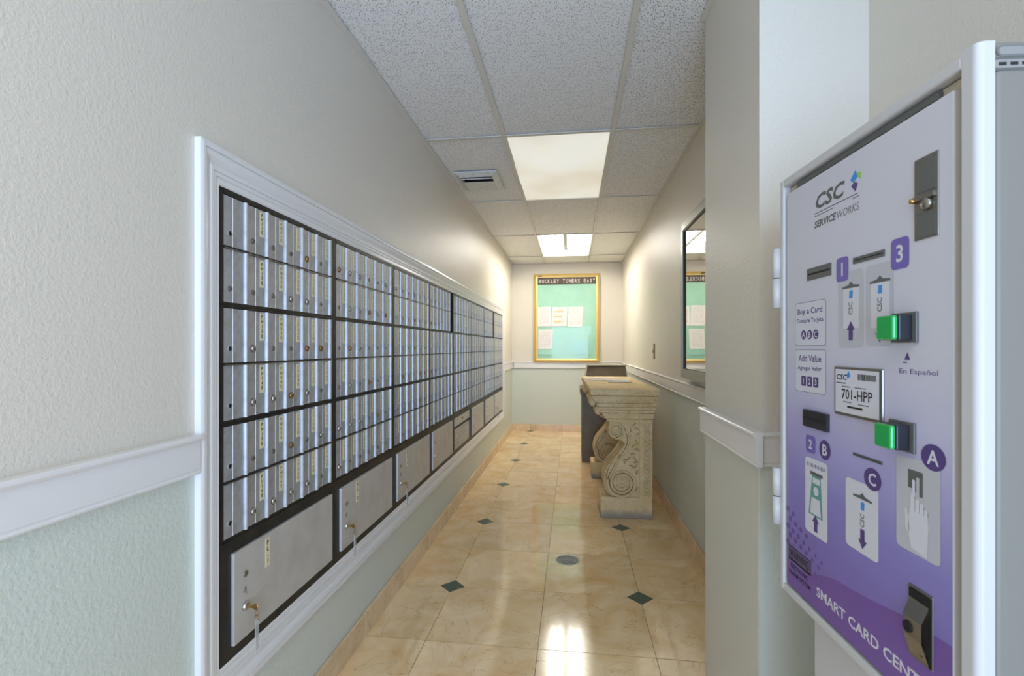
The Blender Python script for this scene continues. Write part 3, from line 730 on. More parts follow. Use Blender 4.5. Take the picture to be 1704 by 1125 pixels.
nt.links.new(tr.outputs[0], mx.inputs[1]); nt.links.new(gl.outputs[0], mx.inputs[2]); nt.links.new(mx.outputs[0], o_.inputs[0])
m.xf(BF).build('glass_pane', gm, NB)
# pages pinned on the board : (x0, z0, x1, z1) on the wall, in metres from the board's foot
def pinned(x0, z0, x1, z1, lab, mt, skew=0.0, hl=(), th=0.0008, d=0.0245):
    m = MB(); w_, h_ = x1-x0, z1-z0
    n = 6; A = []; 
    for k in range(n+1):
        v = k/n; bow = 0.004*(1-v)**2
        A.append([(skew*v*0.01, h_*v, bow), (w_+skew*v*0.01, h_*v, bow*1.3), (w_+skew*v*0.01, h_*v, bow*1.3+th), (skew*v*0.01, h_*v, bow+th)])
    m.loft(A)
    for (a, b_, c, e) in hl: m.box(w_*a, h_*b_, 0.0035, w_*c, h_*e, 0.0042, 1)
    o = m.xf(BF).build('notice_page', [mt, M_yellow], None, (-0.077 + bx0 + x0, YB - d, H-0.215 + z0))
    return tag(o, lab, 'paper', 'pages pinned to the notice board')
pinned(0.056, 0.516, 0.252, 0.800, 'white printed page at left end of the upper row on the notice board', M_paper, -1)
pinned(0.258, 0.518, 0.466, 0.796, 'white printed page with three yellow highlights on the notice board', M_paper, 1, [(0.15,0.74,0.8,0.79),(0.15,0.47,0.7,0.52),(0.15,0.2,0.62,0.26)], d=0.0300)
pinned(0.480, 0.508, 0.690, 0.796, 'white printed page at right end of the upper row on the notice board', M_paper, 1.5)
pinned(0.056, 0.192, 0.260, 0.470, 'white printed page alone below the others on the notice board', M_paper, 1)
pinned(0.056, 0.108, 0.274, 0.188, 'mint sheet low in the left corner of the notice board', M_teal2, 0, th=0.001)
pinned(0.534, 0.118, 0.820, 0.330, 'aqua paper sheet in the lower right corner of the notice board', M_teal3, 0, th=0.001)
pins = MB()
for x, z, lab in ((0.090,0.800,'dark pin holding the left page of the upper row'),(0.370,0.792,'dark pin holding the yellow highlighted page'),(0.582,0.802,'dark pin holding the right page of the upper row'),
        (0.606,0.832,'dark pin stuck in bare mint board just above the right page'),(0.672,0.908,'topmost dark pin, alone high on the mint board'),(0.770,0.26,'dark pin in the aqua sheet at the lower right')):
    m = MB().lathe([(0.004,0.0),(0.004,0.003),(0.001,0.004)], n=8).xf(BF)
    tag(m.build('push_pin', M_ink, None, (-0.077+bx0+x, YB-0.0345, H-0.215+z)), lab, 'pin', 'pins in the notice board')

# ------------------------------------------------------------------ silver glazed cabinet on the right wall
CY0, CY1, CZ0, CZ1 = 2.05, 3.035, H-0.182, H+0.752
SC = thing('display_cabinet', 'silver framed wall cabinet with mirror-like glass on the right wall', 'cabinet', (XR, CY1, CZ0))
SF = frame((0,0,0), (0,-1,0), (0,0,1))    # x towards the camera, y up, z out of the wall
Wc, Hc = CY1-CY0, CZ1-CZ0
MB().box(0, 0, 0.0, Wc, Hc, 0.036).xf(SF).build('cabinet_body', M_silframe, SC, bevel=0.002)
m = MB(); f = 0.052
for a in ((0.012,0.0,Wc,f,),(0.012,Hc-f,Wc,Hc),(0.012,f,0.012+f*0.8,Hc-f),(Wc-f,f,Wc,Hc-f)):
    m.box(a[0], a[1], 0.037, a[2], a[3], 0.052)
m.xf(SF).build('door_frame', M_silframe, SC, bevel=0.002)
m = MB(); 
for a in ((0.012+f*0.8, f-0.0, Wc-f, f+0.006),(0.012+f*0.8, Hc-f-0.006, Wc-f, Hc-f),(0.012+f*0.8, f+0.006, 0.012+f*0.8+0.006, Hc-f-0.006)):
    m.box(a[0], a[1], 0.037, a[2], a[3], 0.048)
m.xf(SF).build('glazing_bead', M_black, SC)
MB().box(0.012+f*0.8+0.006, f+0.006, 0.037, Wc-f, Hc-f-0.006, 0.0405).xf(SF).build('mirror_pane', M_mirror, SC)
m = MB(); n = 26
for k in range(n): m.box(0.0, Hc*k/n+0.002, 0.036, 0.010, Hc*(k+1)/n-0.004, 0.046)
hg = m.xf(SF).build('piano_hinge', M_steel, SC); 
MB().box(0.85, 0.50, 0.052, 0.875, 0.53, 0.062).xf(SF).build('cabinet_lock', M_ink, SC)
# switch plate
m = MB().box(-0.036, -0.068, 0, 0.036, 0.068, 0.006); m.box(-0.006,-0.014,0.006,0.006,0.014,0.014)
tag(m.xf(SF).build('light_switch', M_plate, None, (XR, 4.285, H-0.035), bevel=0.0015), 'narrow taupe switch plate on the right wall beyond the cabinet', 'switch')

# ------------------------------------------------------------------ stone console
CT = thing('console_table', 'carved travertine console table with scroll brackets against the right wall', 'table', (0.36, 3.455, 0), rz=0.022)
ox, oy = 0.36, 3.455
def X(x): return x - ox
m = MB()
m.box(X(0.128), -0.035, H-0.340, X(0.606), 1.47, H-0.295)
m.build('tabletop', M_stone, CT, bevel=0.006)
def bracket(y, th):
    bo = bpy.data.objects.new('bracket', None)
    # scroll body silhouette in x,z
    sil = [(0.560,-0.512),(0.560,-1.062),(0.305,-1.062),(0.275,-1.056),(0.250,-1.035),(0.232,-1.005),(0.224,-0.97),(0.222,-0.935),(0.228,-0.90),(0.240,-0.87),(0.258,-0.84),
           (0.280,-0.812),(0.305,-0.785),(0.328,-0.755),(0.345,-0.73),(0.362,-0.705),(0.372,-0.690),(0.366,-0.676),(0.350,-0.665),(0.330,-0.658),(0.305,-0.652),(0.280,-0.640),(0.262,-0.622),
           (0.254,-0.600),(0.255,-0.575),(0.262,-0.550),(0.262,-0.512)]
    b = MB()
    pts = [(X(p[0]), H+p[1]) for p in sil]
    b.prism(pts, 'y', y+0.012, y+th-0.012)
    body = b.build('bracket', M_stone, CT, bevel=0.008, seg=3)
    MB().box(X(0.200), y, 0.0, X(0.560), y+th, H-1.060).build('base_block', M_stonebase, body, bevel=0.006)
    # stepped capital
    cp = MB()
    tiers = [(-0.3405,0.136,0.596,-0.030),(-0.350,0.142,0.592,-0.026),(-0.385,0.168,0.582,-0.016),(-0.396,0.174,0.578,-0.014)]
    def ringz(z, xl, xr, yf, yb): return [(X(xl), y+yf, H+z), (X(xr), y+yf, H+z), (X(xr), yb, H+z), (X(xl), yb, H+z)]
    yb = y + th + 0.02
    for seq in ([(-0.3405,0.134,0.597,-0.028),(-0.352,0.142,0.594,-0.026),(-0.372,0.154,0.587,-0.020),(-0.396,0.178,0.580,-0.010)],
                [(-0.396,0.172,0.584,-0.020),(-0.410,0.172,0.584,-0.020)], [(-0.410,0.182,0.579,-0.010),(-0.424,0.190,0.578,-0.008)],
                [(-0.424,0.186,0.580,-0.016),(-0.440,0.186,0.580,-0.016)], [(-0.440,0.192,0.578,-0.010),(-0.462,0.198,0.577,-0.010)],
                [(-0.462,0.208,0.575,0.000),(-0.490,0.222,0.573,0.001),(-0.506,0.236,0.570,0.004)], [(-0.506,0.244,0.566,0.006),(-0.520,0.246,0.564,0.008)]):
        cp.loft([ringz(z, xl, xr, yf, yb) for z, xl, xr, yf in seq][::-1])
    cp.build('capital', M_stone, body, bevel=0.002, seg=2)
    gr = MB()  # thin dark strips under the tiers, painted shade that marks the bands
    for z_, xl, xr, yf in ((-0.3425,0.136,0.595,-0.0285),(-0.3965,0.176,0.581,-0.0145),(-0.4245,0.190,0.578,-0.0115),(-0.4405,0.191,0.578,-0.0125),(-0.4635,0.206,0.575,-0.0060),(-0.5070,0.241,0.569,0.0050)):
        gr.box(X(xl), y+yf, H+z_-0.0022, X(xr), y+yf+0.006, H+z_+0.0012)
    gr.build('joint_shade_lines', M_grimeshade, body)
    # egg-shaped leaves on the aisle side of the capital
    for i in range(3):
        yy = y + 0.045 + i*(th-0.09)/2
        e = MB(); e.ellipsoid((X(0.148), yy, H-0.385), (0.030, 0.032, 0.040)); e.ellipsoid((X(0.186), yy, H-0.450), (0.028, 0.032, 0.036))
        e.build('egg_ornament', M_stone, body)
    for side, yy, dr in ((0, y+0.012, -1), (1, y+th-0.012, 1)):
        s = MB()
        def spiral(cx, cz, r0, turns, a0, rr, flip=1):
            P_ = []; n = int(turns*18)
            for k in range(n+1):
                t = k/n; r = r0*(1-t)**0.9 + 0.004; a = a0 + flip*2*PI*turns*t
                P_.append((X(cx + r*math.cos(a)), yy + dr*0.002, H + cz + r*math.sin(a)))
            s.tube([(p[0], p[1] + dr*0.003, p[2]) for p in P_], [rr*(1-0.5*k/n) for k in range(n+1)], 8)
            Q_ = []
            for k in range(n+1):      # dark groove line, dirt and painted shade between the turns
                t = k/n; r = (r0*(1-t)**0.9 + 0.004)*(1-0.145*(1-t*0.3)); a = a0 + flip*2*PI*turns*t
                Q_.append((X(cx + r*math.cos(a)), yy + dr*0.0005, H + cz + r*math.sin(a)))
            s.tube(Q_, 0.0028, 5, m=1)
        spiral(0.352, -0.962, 0.100, 3.4, PI*0.92, 0.0095, 1)
        spiral(0.308, -0.592, 0.052, 2.6, -PI*0.5, 0.0075, 1)
        # outer edge fillets of the S
        E1 = [(0.374,-0.585),(0.394,-0.612),(0.400,-0.645),(0.398,-0.678),(0.388,-0.706),(0.372,-0.736),(0.352,-0.768),(0.330,-0.802),(0.308,-0.836),(0.288,-0.872),(0.272,-0.905),(0.262,-0.935)]
        s.tube([(X(a), yy + dr*0.002, H+b_) for a, b_ in E1], 0.0075, 6)
        E2 = [(0.262,-0.545),(0.300,-0.534),(0.340,-0.545),(0.374,-0.585)]
        s.tube([(X(a), yy + dr*0.002, H+b_) for a, b_ in E2], 0.0075, 6)
        E3 = [(0.366,-0.690),(0.345,-0.722),(0.322,-0.756),(0.298,-0.788),(0.272,-0.818),(0.250,-0.848),(0.235,-0.880),(0.228,-0.915),(0.228,-0.955),(0.236,-1.0),(0.258,-1.038),(0.300,-1.056)]
        s.tube([(X(a)+0.004, yy + dr*0.002, H+b_) for a, b_ in E3], 0.006, 6)
        s.tube([(X(a)-0.011, yy + dr*0.0005, H+b_-0.002) for a, b_ in E1[1:]], 0.0026, 5, m=1)  # painted groove shade along the fillets
        s.tube([(X(a)+0.016, yy + dr*0.0005, H+b_+0.006) for a, b_ in E3[4:]], 0.0026, 5, m=1)
        s.build('scroll_carving', [M_stone, M_grimeshade], body)
        l = MB()      # framed strip of leaves at the wall end, and sprays between strip and scroll
        for (xa, xb) in ((0.474,0.498),(0.548,0.560)): l.box(X(xa), yy, H-1.060, X(xb), yy+dr*0.010, H-0.514)
        l.box(X(0.498), yy, H-0.530, X(0.548), yy+dr*0.010, H-0.514); l.box(X(0.498), yy, H-1.060, X(0.548), yy+dr*0.008, H-1.046)
        for k in range(15):
            z = -0.560 - k*0.0325
            for sx in (-1, 1):
                cx = 0.523 + sx*0.011
                l.tube([(X(0.523), yy, H+z-0.016), (X(cx), yy+dr*0.004, H+z), (X(cx+sx*0.008), yy+dr*0.003, H+z+0.014)], [0.003, 0.0065, 0.002], 5)
        def leaf(x, z, ang, L):
            ca, sa = math.cos(ang), math.sin(ang)
            l.tube([(X(x)-sa*0.006, yy-dr*0.001, H+z+ca*0.006), (X(x+ca*L*0.5)-sa*0.0085, yy-dr*0.0005, H+z+sa*L*0.5+ca*0.0085), (X(x+ca*L)-sa*0.002, yy-dr*0.001, H+z+sa*L)], 0.0024, 4, m=1)  # dark line painted along one edge of the leaf
            l.tube([(X(x), yy, H+z), (X(x+ca*L*0.5), yy+dr*0.004, H+z+sa*L*0.5), (X(x+ca*L), yy+dr*0.001, H+z+sa*L)], [0.002, L*0.17, 0.002], 6)
        for (x, z, a) in ((0.43,-0.56,0.9),(0.44,-0.57,-0.6),(0.42,-0.60,1.8),(0.45,-0.62,0.3),(0.44,-0.66,-0.9),(0.42,-0.71,0.7),(0.44,-0.72,-0.4),(0.41,-0.76,0.2),(0.43,-0.78,-1.0),(0.39,-0.80,0.8),(0.43,-0.82,0.1),(0.37,-0.83,1.2),
                          (0.40,-0.84,-0.3),(0.44,-0.86,1.0),(0.455,-0.90,1.4),(0.355,-0.81,0.5),(0.455,-1.02,1.3),(0.32,-0.80,-1.9),(0.29,-0.85,-1.7),(0.265,-0.90,-1.5),(0.33,-0.76,-2.2)):
            leaf(x, z, a, 0.034)
        l.build('leaf_carving', [M_stone, M_grimeshade], body)
    return body
bracket(0.0, 0.225); bracket(1.035, 0.215)

# loose papers on the console
for i, (x, y, rz, w_, h_, lab) in enumerate(((0.185,4.62,0.35,0.16,0.10,'white folded sheet at the left among papers on the stone console'),
        (0.245,4.36,0.05,0.21,0.10,'white printed slip in front left on the stone console'), (0.300,4.62,-0.1,0.20,0.09,'white sheet at the back of the papers on the stone console'),
        (0.385,4.33,-0.12,0.24,0.12,'largest white sheet, middle right of the papers on the console'), (0.395,4.12,0.03,0.20,0.08,'white slip nearest the camera on the stone console'))):
    n = 5; A = []
    for k in range(n+1):
        u_ = k/n - 0.5; z = 0.0012 + 0.010*u_*u_ + 0.0006*i
        A.append([(u_*w_, -h_/2, z), (u_*w_, h_/2, z+0.002), (u_*w_, h_/2, z+0.003), (u_*w_, -h_/2, z+0.001)])
    o = MB().loft(A).build('loose_paper', M_paperflat, None, (x, y, H-0.295)); o.rotation_euler = (0,0,rz)
    tag(o, lab, 'paper', 'papers lying on the stone console')

# taupe cabinet with raised slanted hood behind the console
TB = thing('waste_cabinet', 'dark taupe cabinet with a slanted raised hood behind the stone console', 'cabinet', (0.33, 5.30, 0))
m = MB().box(-0.228, -0.20, 0.0, 0.24, 0.26, H-0.502); m.build('cabinet_body', M_taupe, TB, bevel=0.003)
m = MB().box(-0.245, -0.22, H-0.500, 0.26, 0.28, H-0.436); m.build('overhanging_lip', M_taupe, TB, bevel=0.004)
def hood(e, z0, z1, yo=0):
    return [[(-0.205-e, -0.16-e+yo, z0), (0.265+e, -0.16-e+yo, z0), (0.265+e, 0.22+e, z0), (-0.205-e, 0.22+e, z0)], [(-0.163-e, -0.02-e+yo, z1), (0.236+e, -0.02-e+yo, z1), (0.236+e, 0.20+e, z1), (-0.163-e, 0.20+e, z1)]]
m = MB().loft(hood(0, H-0.436, H-0.204)); m.build('slanted_hood', M_taupe, TB, bevel=0.003)
m = MB().box(-0.172, -0.030, H-0.203, 0.246, 0.212, H-0.190); m.build('hood_top', M_taupe_lt, TB, bevel=0.002)
for s in (-1, 1):
    xb, xt = (-0.211, -0.169) if s < 0 else (0.265, 0.236)
    MB().loft([[(xb, -0.168, H-0.435), (xb+0.008, -0.168, H-0.435), (xb+0.008, 0.22, H-0.435), (xb, 0.22, H-0.435)], [(xt, -0.028, H-0.203), (xt+0.008, -0.028, H-0.203), (xt+0.008, 0.20, H-0.203), (xt, 0.20, H-0.203)]]).build('hood_side', M_taupe_lt, TB)

# floor drain
DR = thing('floor_drain', 'round slotted metal floor drain set in the marble floor', 'drain', (-0.026, 2.742, 0.0))
MB().lathe([(0.056,0.0003),(0.056,0.0012),(0.060,0.0018),(0.0655,0.0012),(0.066,0.0003)], n=36).build('drain_rim', M_drain, DR)
MB().lathe([(0.0565,0.0002),(0.0565,0.0004),(0.001,0.0004)], n=30).build('drain_well', M_hole, DR)
g = MB(); R_ = 0.0565
ca, sa = math.cos(0.95), math.sin(0.95)
for k in range(-5, 6):
    dd = k*0.0095; hl = math.sqrt(max(R_*R_ - dd*dd, 0)); w2 = 0.0024
    for (a, b_) in ((-hl, hl),):
        P_ = []
        for (p, q) in ((a, dd-w2), (b_, dd-w2), (b_, dd+w2), (a, dd+w2)):
            P_.append((p*ca - q*sa, p*sa + q*ca))
        g.prism(P_, 'z', 0.0006, 0.0011)
for off in (0.0,):
    P_ = [(-0.05,-0.004),(0.05,-0.004),(0.05,0.004),(-0.05,0.004)]; cb, sb_ = math.cos(0.15), math.sin(0.15)
    g.prism([(p*cb-q*sb_, p*sb_+q*cb) for p, q in P_], 'z', 0.0006, 0.0012)
for sx in (-1, 1): g.lathe([(0.009,0.0006),(0.009,0.0014),(0.001,0.0014)], (sx*0.043, -sx*0.014, 0), n=12)
g.build('drain_grate', M_drain, DR)

# ------------------------------------------------------------------ smart card machine
KO = Vector((0.42, 1.01, 0))
KM = frame((0,0,0), (0.0585, -1.0, 0), (0,0,1))     # local x = from hinge side towards the camera, y up (world height), z out of the face
K = thing('card_machine', 'white and violet smart card vending machine on the near right wall', 'vending machine', KO)
def kb(m, name, mats, parent=None, bevel=0, seg=2):
    return m.xf(KM).build(name, mats, parent or K, bevel=bevel, seg=seg)
def z(v): return H + v
def corner(x0, x1, n0, n1, r, steps=6):
    pts = [(x0, n0)]
    pts.append((x0, n1))
    for k in range(steps+1):
        a = PI/2 - (PI/2)*k/steps; pts.append((x1 - r + r*math.cos(a), n1 - r + r*math.sin(a)))
    pts.append((x1, n0)); return pts
m = MB()
def planprism(m, pts, z0, z1, mi=0):     # plan polygon (x, n) extruded up
    m.loft([[(p[0], z0, p[1]) for p in pts], [(p[0], z1, p[1]) for p in pts]], mi)
planprism(m, [(-0.018,-0.295),(-0.018,-0.0165),(0.4232,-0.0165),(0.4232,-0.295)], z(-0.482), z(0.337))
kb(m, 'machine_housing', M_kgrey, bevel=0.006, seg=3)
m = MB(); planprism(m, corner(0.4030, 0.4240, -0.0160, 0.0015, 0.008), z(-0.484), z(0.337)); kb(m, 'front_rim', M_white)
for (x0, x1, za, zb_) in ((-0.0195,-0.006,-0.484,0.334), (-0.006,0.403,0.3185,0.334), (-0.006,0.403,-0.484,-0.4695)):
    m = MB().box(x0, z(za), -0.0160, x1, z(zb_), 0.0015); kb(m, 'front_rim', M_white, bevel=0.003)
m = MB().box(-0.005, z(-0.4685), -0.0160, 0.402, z(0.3175), -0.0130); kb(m, 'gap_lining', M_rust)
m = MB().box(0.0, z(-0.465), -0.0125, 0.387, z(0.303), -0.0025); door = kb(m, 'machine_door', M_white, bevel=0.0015)
m = MB().box(0.002, z(-0.464), -0.0024, 0.386, z(0.302), -0.0020); pan = kb(m, 'printed_panel', M_panel, door)
m = MB().box(0.03, z(0.3060), -0.0125, 0.36, z(0.3150), -0.0060); kb(m, 'top_gap_strip', M_dgrey)  # dark strip in the gap above the door
E0 = -0.0018   # first print layer
def layer(name, mats, fn, parent=None):
    m = MB(); fn(m); return kb(m, name, mats, parent or door)
# lower violet wave and dots
def wave(m):
    up = [(0.002,-0.415),(0.05,-0.418),(0.084,-0.409),(0.12,-0.395),(0.158,-0.384),(0.199,-0.379),(0.25,-0.371),(0.305,-0.360),(0.386,-0.353)]
    for a, b_ in zip(up, up[1:]): m.face([(a[0], z(-0.464), E0-0.0001), (b_[0], z(-0.464), E0-0.0001), (b_[0], z(b_[1]), E0-0.0001), (a[0], z(a[1]), E0-0.0001)])
layer('violet_wave', mat('deep_violet_print', (112,82,152), 0.32), wave)
def dots(m):
    for r in range(5):
        for k in range(7 - (r % 2)):
            x = 0.006 + k*0.019 + (r % 2)*0.009; zz = -0.318 - r*0.016 - k*0.004
            if r == 0 and k > 1 or r == 1 and k > 3: continue
            m.disc(x, z(zz), 0.0058 - 0.0004*k, E0, 0, n=12)
layer('dot_pattern', mat('plum_print', (98,78,142), 0.35), dots)
def logo(m):
    m.text('CSC', 0.099, z(0.2425), 0.026, E0, 0, wd=0.080, shear=0.25, bold=0.03)
    m.box(0.098, z(0.2358), E0-0.0001, 0.216, z(0.2372), E0, 0); m.box(0.098, z(0.2310), E0-0.0001, 0.155, z(0.2322), E0, 0); m.box(0.203, z(0.2312), E0-0.0001, 0.219, z(0.2324), E0, 0)
    m.text('SERVICE', 0.098, z(0.2105), 0.0125, E0, 0, wd=0.062, shear=0.15, bold=0.03)
    m.text('WORKS', 0.162, z(0.2105), 0.0125, E0, 1, wd=0.056, shear=0.15)
    m.poly([(0.198,z(0.262)),(0.206,z(0.255)),(0.216,z(0.262)),(0.210,z(0.274))], E0, 2)
    m.poly([(0.216,z(0.262)),(0.222,z(0.256)),(0.224,z(0.266)),(0.213,z(0.270))], E0, 3)
    m.poly([(0.200,z(0.252)),(0.2105,z(0.2405)),(0.217,z(0.252)),(0.208,z(0.256))], E0, 4)
layer('maker_logo', [M_dgrey, M_greyink, M_blue, M_lime, M_dkpurple], logo)
# small window at the top
m = MB().box(0.330, z(0.137), -0.0020, 0.368, z(0.241), -0.0002); rd = kb(m, 'reader_bezel', M_steel, door, bevel=0.001)
m = MB().box(0.3365, z(0.196), -0.0002, 0.3655, z(0.236), 0.0004, 0); m.box(0.3365, z(0.140), -0.0002, 0.3655, z(0.168), 0.0004, 0)
m.box(0.331, z(0.186), -0.0002, 0.3655, z(0.192), 0.0040, 1); m.lathe([(0.009,0.0),(0.007,0.004),(0.001,0.005)], (0.352, z(0.180), 0.0), n=14, m=1)
m.lathe([(0.0035,0.0),(0.003,0.007),(0.001,0.008)], (0.3335, z(0.188), 0.0), n=10, m=2)
kb(m, 'reader_latch', [M_dgrey, M_steel, M_brass], rd)
def slot(x0, z0, x1, z1, name, t=0.0012, mt=None):
    m = MB().box(x0, z(z0), -0.0020, x1, z(z1), -0.0020+t, 0); m.box(x0+0.003, z(z0)+(z1-z0)*0.42, -0.0020+t, x1-0.003, z(z0)+(z1-z0)*0.58, -0.0020+t+0.0002, 1)
    return kb(m, name, [mt or M_dgrey, M_ink], door)
slot(0.076, 0.1210, 0.149, 0.1420, 'display_window'); slot(0.206, 0.1290, 0.275, 0.1385, 'card_slot')
slot(0.071, -0.1430, 0.144, -0.1130, 'bill_slot', 0.006, mat('black_bezel', (40,38,42), 0.3)); slot(0.206, -0.1672, 0.270, -0.1630, 'card_outlet')
def badge(x0, z0, x1, z1, ch, name, round_=False, mt=M_purple, s=1.0):
    m = MB()
    if round_: m.disc((x0+x1)/2, z((z0+z1)/2), (x1-x0)/2, E0+0.0004, 0, ry=(z1-z0)/2)
    else: m.rrect(x0, z(z0), x1, z(z1), (x1-x0)*0.2, E0+0.0004, 0)
    hh = (z1-z0)*0.56
    m.text(ch, (x0+x1)/2, z((z0+z1)/2) - hh/2, hh, E0+0.0007, 1, align='c', bold=0.02)
    return kb(m, name, [mt, M_kwhite], door)
badge(0.163, 0.106, 0.194, 0.145, '1', 'number_badge'); badge(0.287, 0.106, 0.320, 0.148, '3', 'number_badge')
badge(0.0712, -0.190, 0.1015, -0.159, '2', 'number_badge'); badge(0.114, -0.193, 0.147, -0.159, 'B', 'letter_badge', True, M_dkpurple)
badge(0.231, -0.210, 0.268, -0.177, 'C', 'letter_badge', True, M_dkpurple); badge(0.340, -0.153, 0.378, -0.120, 'A', 'letter_badge', True, M_dkpurple)
def card_panel(x0, z0, x1, z1, mt, name, art):
    m = MB(); m.rrect(x0, z(z0), x1, z(z1), 0.007, E0+0.0002, 0)
    o = kb(m, name, [mt], door); a = MB(); art(a); kb(a, 'printed_art', [M_kwhite, M_dgrey, M_blue, M_dkpurple, M_tealbill, M_greyink], o); return o
E1, E2, E3 = E0+0.0003, E0+0.0005, E0+0.0008
def arrow(m, cx, cz, w_, h_, up, mt=3):
    s = 1 if up else -1; t = z(cz) + s*h_/2
    m.poly([(cx-w_/2, t-s*h_*0.45), (cx+w_/2, t-s*h_*0.45), (cx, t)][::s], E2, mt)
    a, b_ = sorted((t-s*h_, t-s*h_*0.45)); m.poly([(cx-w_/4, a), (cx+w_/4, a), (cx+w_/4, b_), (cx-w_/4, b_)], E2, mt)
def cardart(x0, x1, zt, zb_, up, az):
    def f(m):
        cx = (x0+x1)/2
        m.poly([(x0, z(zb_)), (x1, z(zb_)), (x1, z(zt)), (x0, z(zt))], E1, 0)
        m.poly([(x0-0.002, z(zt)-0.002), (x1+0.002, z(zt)-0.002), (x1+0.002, z(zt)+0.001), (cx+0.006, z(zt)+0.003), (cx, z(zt)+0.008), (cx-0.006, z(zt)+0.003), (x0-0.002, z(zt)+0.001)], E2, 1)
        m.poly([(cx-0.004, z(zt)-0.018), (cx+0.004, z(zt)-0.018), (cx+0.005, z(zt)-0.006), (cx-0.003, z(zt)-0.006)], E2, 2)
        g_, gf = glyphs('CSC', 0.02)
        x0_ = min(p[0] for p in g_); x1_ = max(p[0] for p in g_); k = 0.020/(x1_-x0_); i = len(m.v)
        for p in g_: m.v.append((cx + 0.004 - p[1]*k*1.2, z(zt) - 0.044 + (p[0]-x0_)*k, E2))
        for q in gf: m.f.append(tuple(i+t for t in q)); m.m.append(5); m.sm.append(False)
        arrow(m, cx, az, 0.020, 0.030, up)
    return f
card_panel(0.169, 0.000, 0.229, 0.120, M_pgrey, 'insert_card_panel', cardart(0.181, 0.219, 0.095, 0.030, True, 0.026))
card_panel(0.235, 0.002, 0.291, 0.120, M_pgrey, 'take_card_panel', cardart(0.246, 0.284, 0.095, 0.028, False, 0.022))
card_panel(0.187, -0.312, 0.262, -0.205, M_kwhite, 'take_card_panel', cardart(0.208, 0.247, -0.228, -0.276, False, -0.290))
def billart(m):
    m.text('$1 $5 $10 $20', 0.074, z(-0.215), 0.007, E2, 3, wd=0.058)
    m.poly([(0.086,z(-0.228)),(0.124,z(-0.228)),(0.124,z(-0.222)),(0.086,z(-0.222))], E2, 1)
    m.poly([(0.080,z(-0.300)),(0.124,z(-0.300)),(0.118,z(-0.228)),(0.092,z(-0.228))], E1, 4)
    m.poly([(0.085,z(-0.297)),(0.119,z(-0.297)),(0.116,z(-0.268)),(0.090,z(-0.268))], E2, 0); m.disc(0.104, z(-0.255), 0.008, E2, 0); m.poly([(0.094,z(-0.242)),(0.116,z(-0.242)),(0.116,z(-0.232)),(0.094,z(-0.232))], E2, 0)
    arrow(m, 0.103, -0.312, 0.022, 0.030, True)
card_panel(0.069, -0.334, 0.138, -0.199, M_kwhite, 'insert_bill_panel', billart)
def handart(m):
    m.poly([(0.326,z(-0.188)),(0.332,z(-0.188)),(0.332,z(-0.168)),(0.337,z(-0.168)),(0.337,z(-0.192)),(0.343,z(-0.192)),(0.343,z(-0.160)),(0.318,z(-0.160)),(0.318,z(-0.184)),(0.326,z(-0.184))], E1, 1)
    # pointing hand: palm, wrist, four fingers and thumb
    m.poly([(0.324,z(-0.262)),(0.350,z(-0.266)),(0.352,z(-0.225)),(0.350,z(-0.210)),(0.322,z(-0.210)),(0.318,z(-0.225)),(0.319,z(-0.245))], E2, 0)
    for fx, fz, w_ in ((0.3235,-0.190,0.0065),(0.3310,-0.196,0.0065),(0.3385,-0.199,0.0062),(0.3455,-0.205,0.0055)):
        m.rrect(fx-0.001, z(-0.215), fx+w_, z(fz), 0.0028, E2+0.00005, 0)
        m.box(fx+w_-0.0002, z(-0.213), E2, fx+w_+0.0004, z(fz)-0.003, E2+0.0001, 5)
    m.rrect(0.3275-0.002, z(-0.196), 0.3275+0.003, z(-0.172), 0.002, E2+0.0001, 0)
    m.poly([(0.3125,z(-0.214)),(0.316,z(-0.212)),(0.321,z(-0.236)),(0.319,z(-0.246)),(0.3135,z(-0.238))], E2, 0)
card_panel(0.297, -0.268, 0.370, -0.145, M_pgrey, 'press_button_panel', handart)
def sticker(x0, z0, x1, z1, name, lines, syms, rnd_):
    m = MB(); m.rrect(x0, z(z0), x1, z(z1), 0.006, E0+0.0002, 1); m.rrect(x0+0.0008, z(z0)+0.0008, x1-0.0008, z(z1)-0.0008, 0.0055, E0+0.0003, 0)
    for (t, x, zz, hh, wd_) in lines: m.text(t, x, z(zz), hh, E0+0.0005, 2, wd=wd_, bold=0.012)
    for k, ch in enumerate(syms):
        cx = x0 + (x1-x0)*(0.30 + 0.20*k); cz = z(z0) + 0.020
        (m.disc(cx, cz, 0.0085, E0+0.0005, 2) if rnd_ else m.rrect(cx-0.008, cz-0.009, cx+0.008, cz+0.009, 0.002, E0+0.0005, 2))
        m.text(ch, cx, cz-0.0055, 0.011, E0+0.0008, 0, align='c', bold=0.02)
    return kb(m, name, [M_kwhite, M_greyink, M_dkpurple], door)
sticker(0.034, 0.003, 0.133, 0.083, 'buy_card_sticker', [('Buy a Card', 0.043, 0.058, 0.014, 0.080), ('Compre Tarjeta', 0.040, 0.043, 0.010, 0.086)], 'ABC', True)
sticker(0.034, -0.082, 0.133, -0.004, 'add_value_sticker', [('Add Value', 0.046, -0.026, 0.012, 0.074), ('Agregar Valor', 0.043, -0.044, 0.010, 0.078)], '123', False)
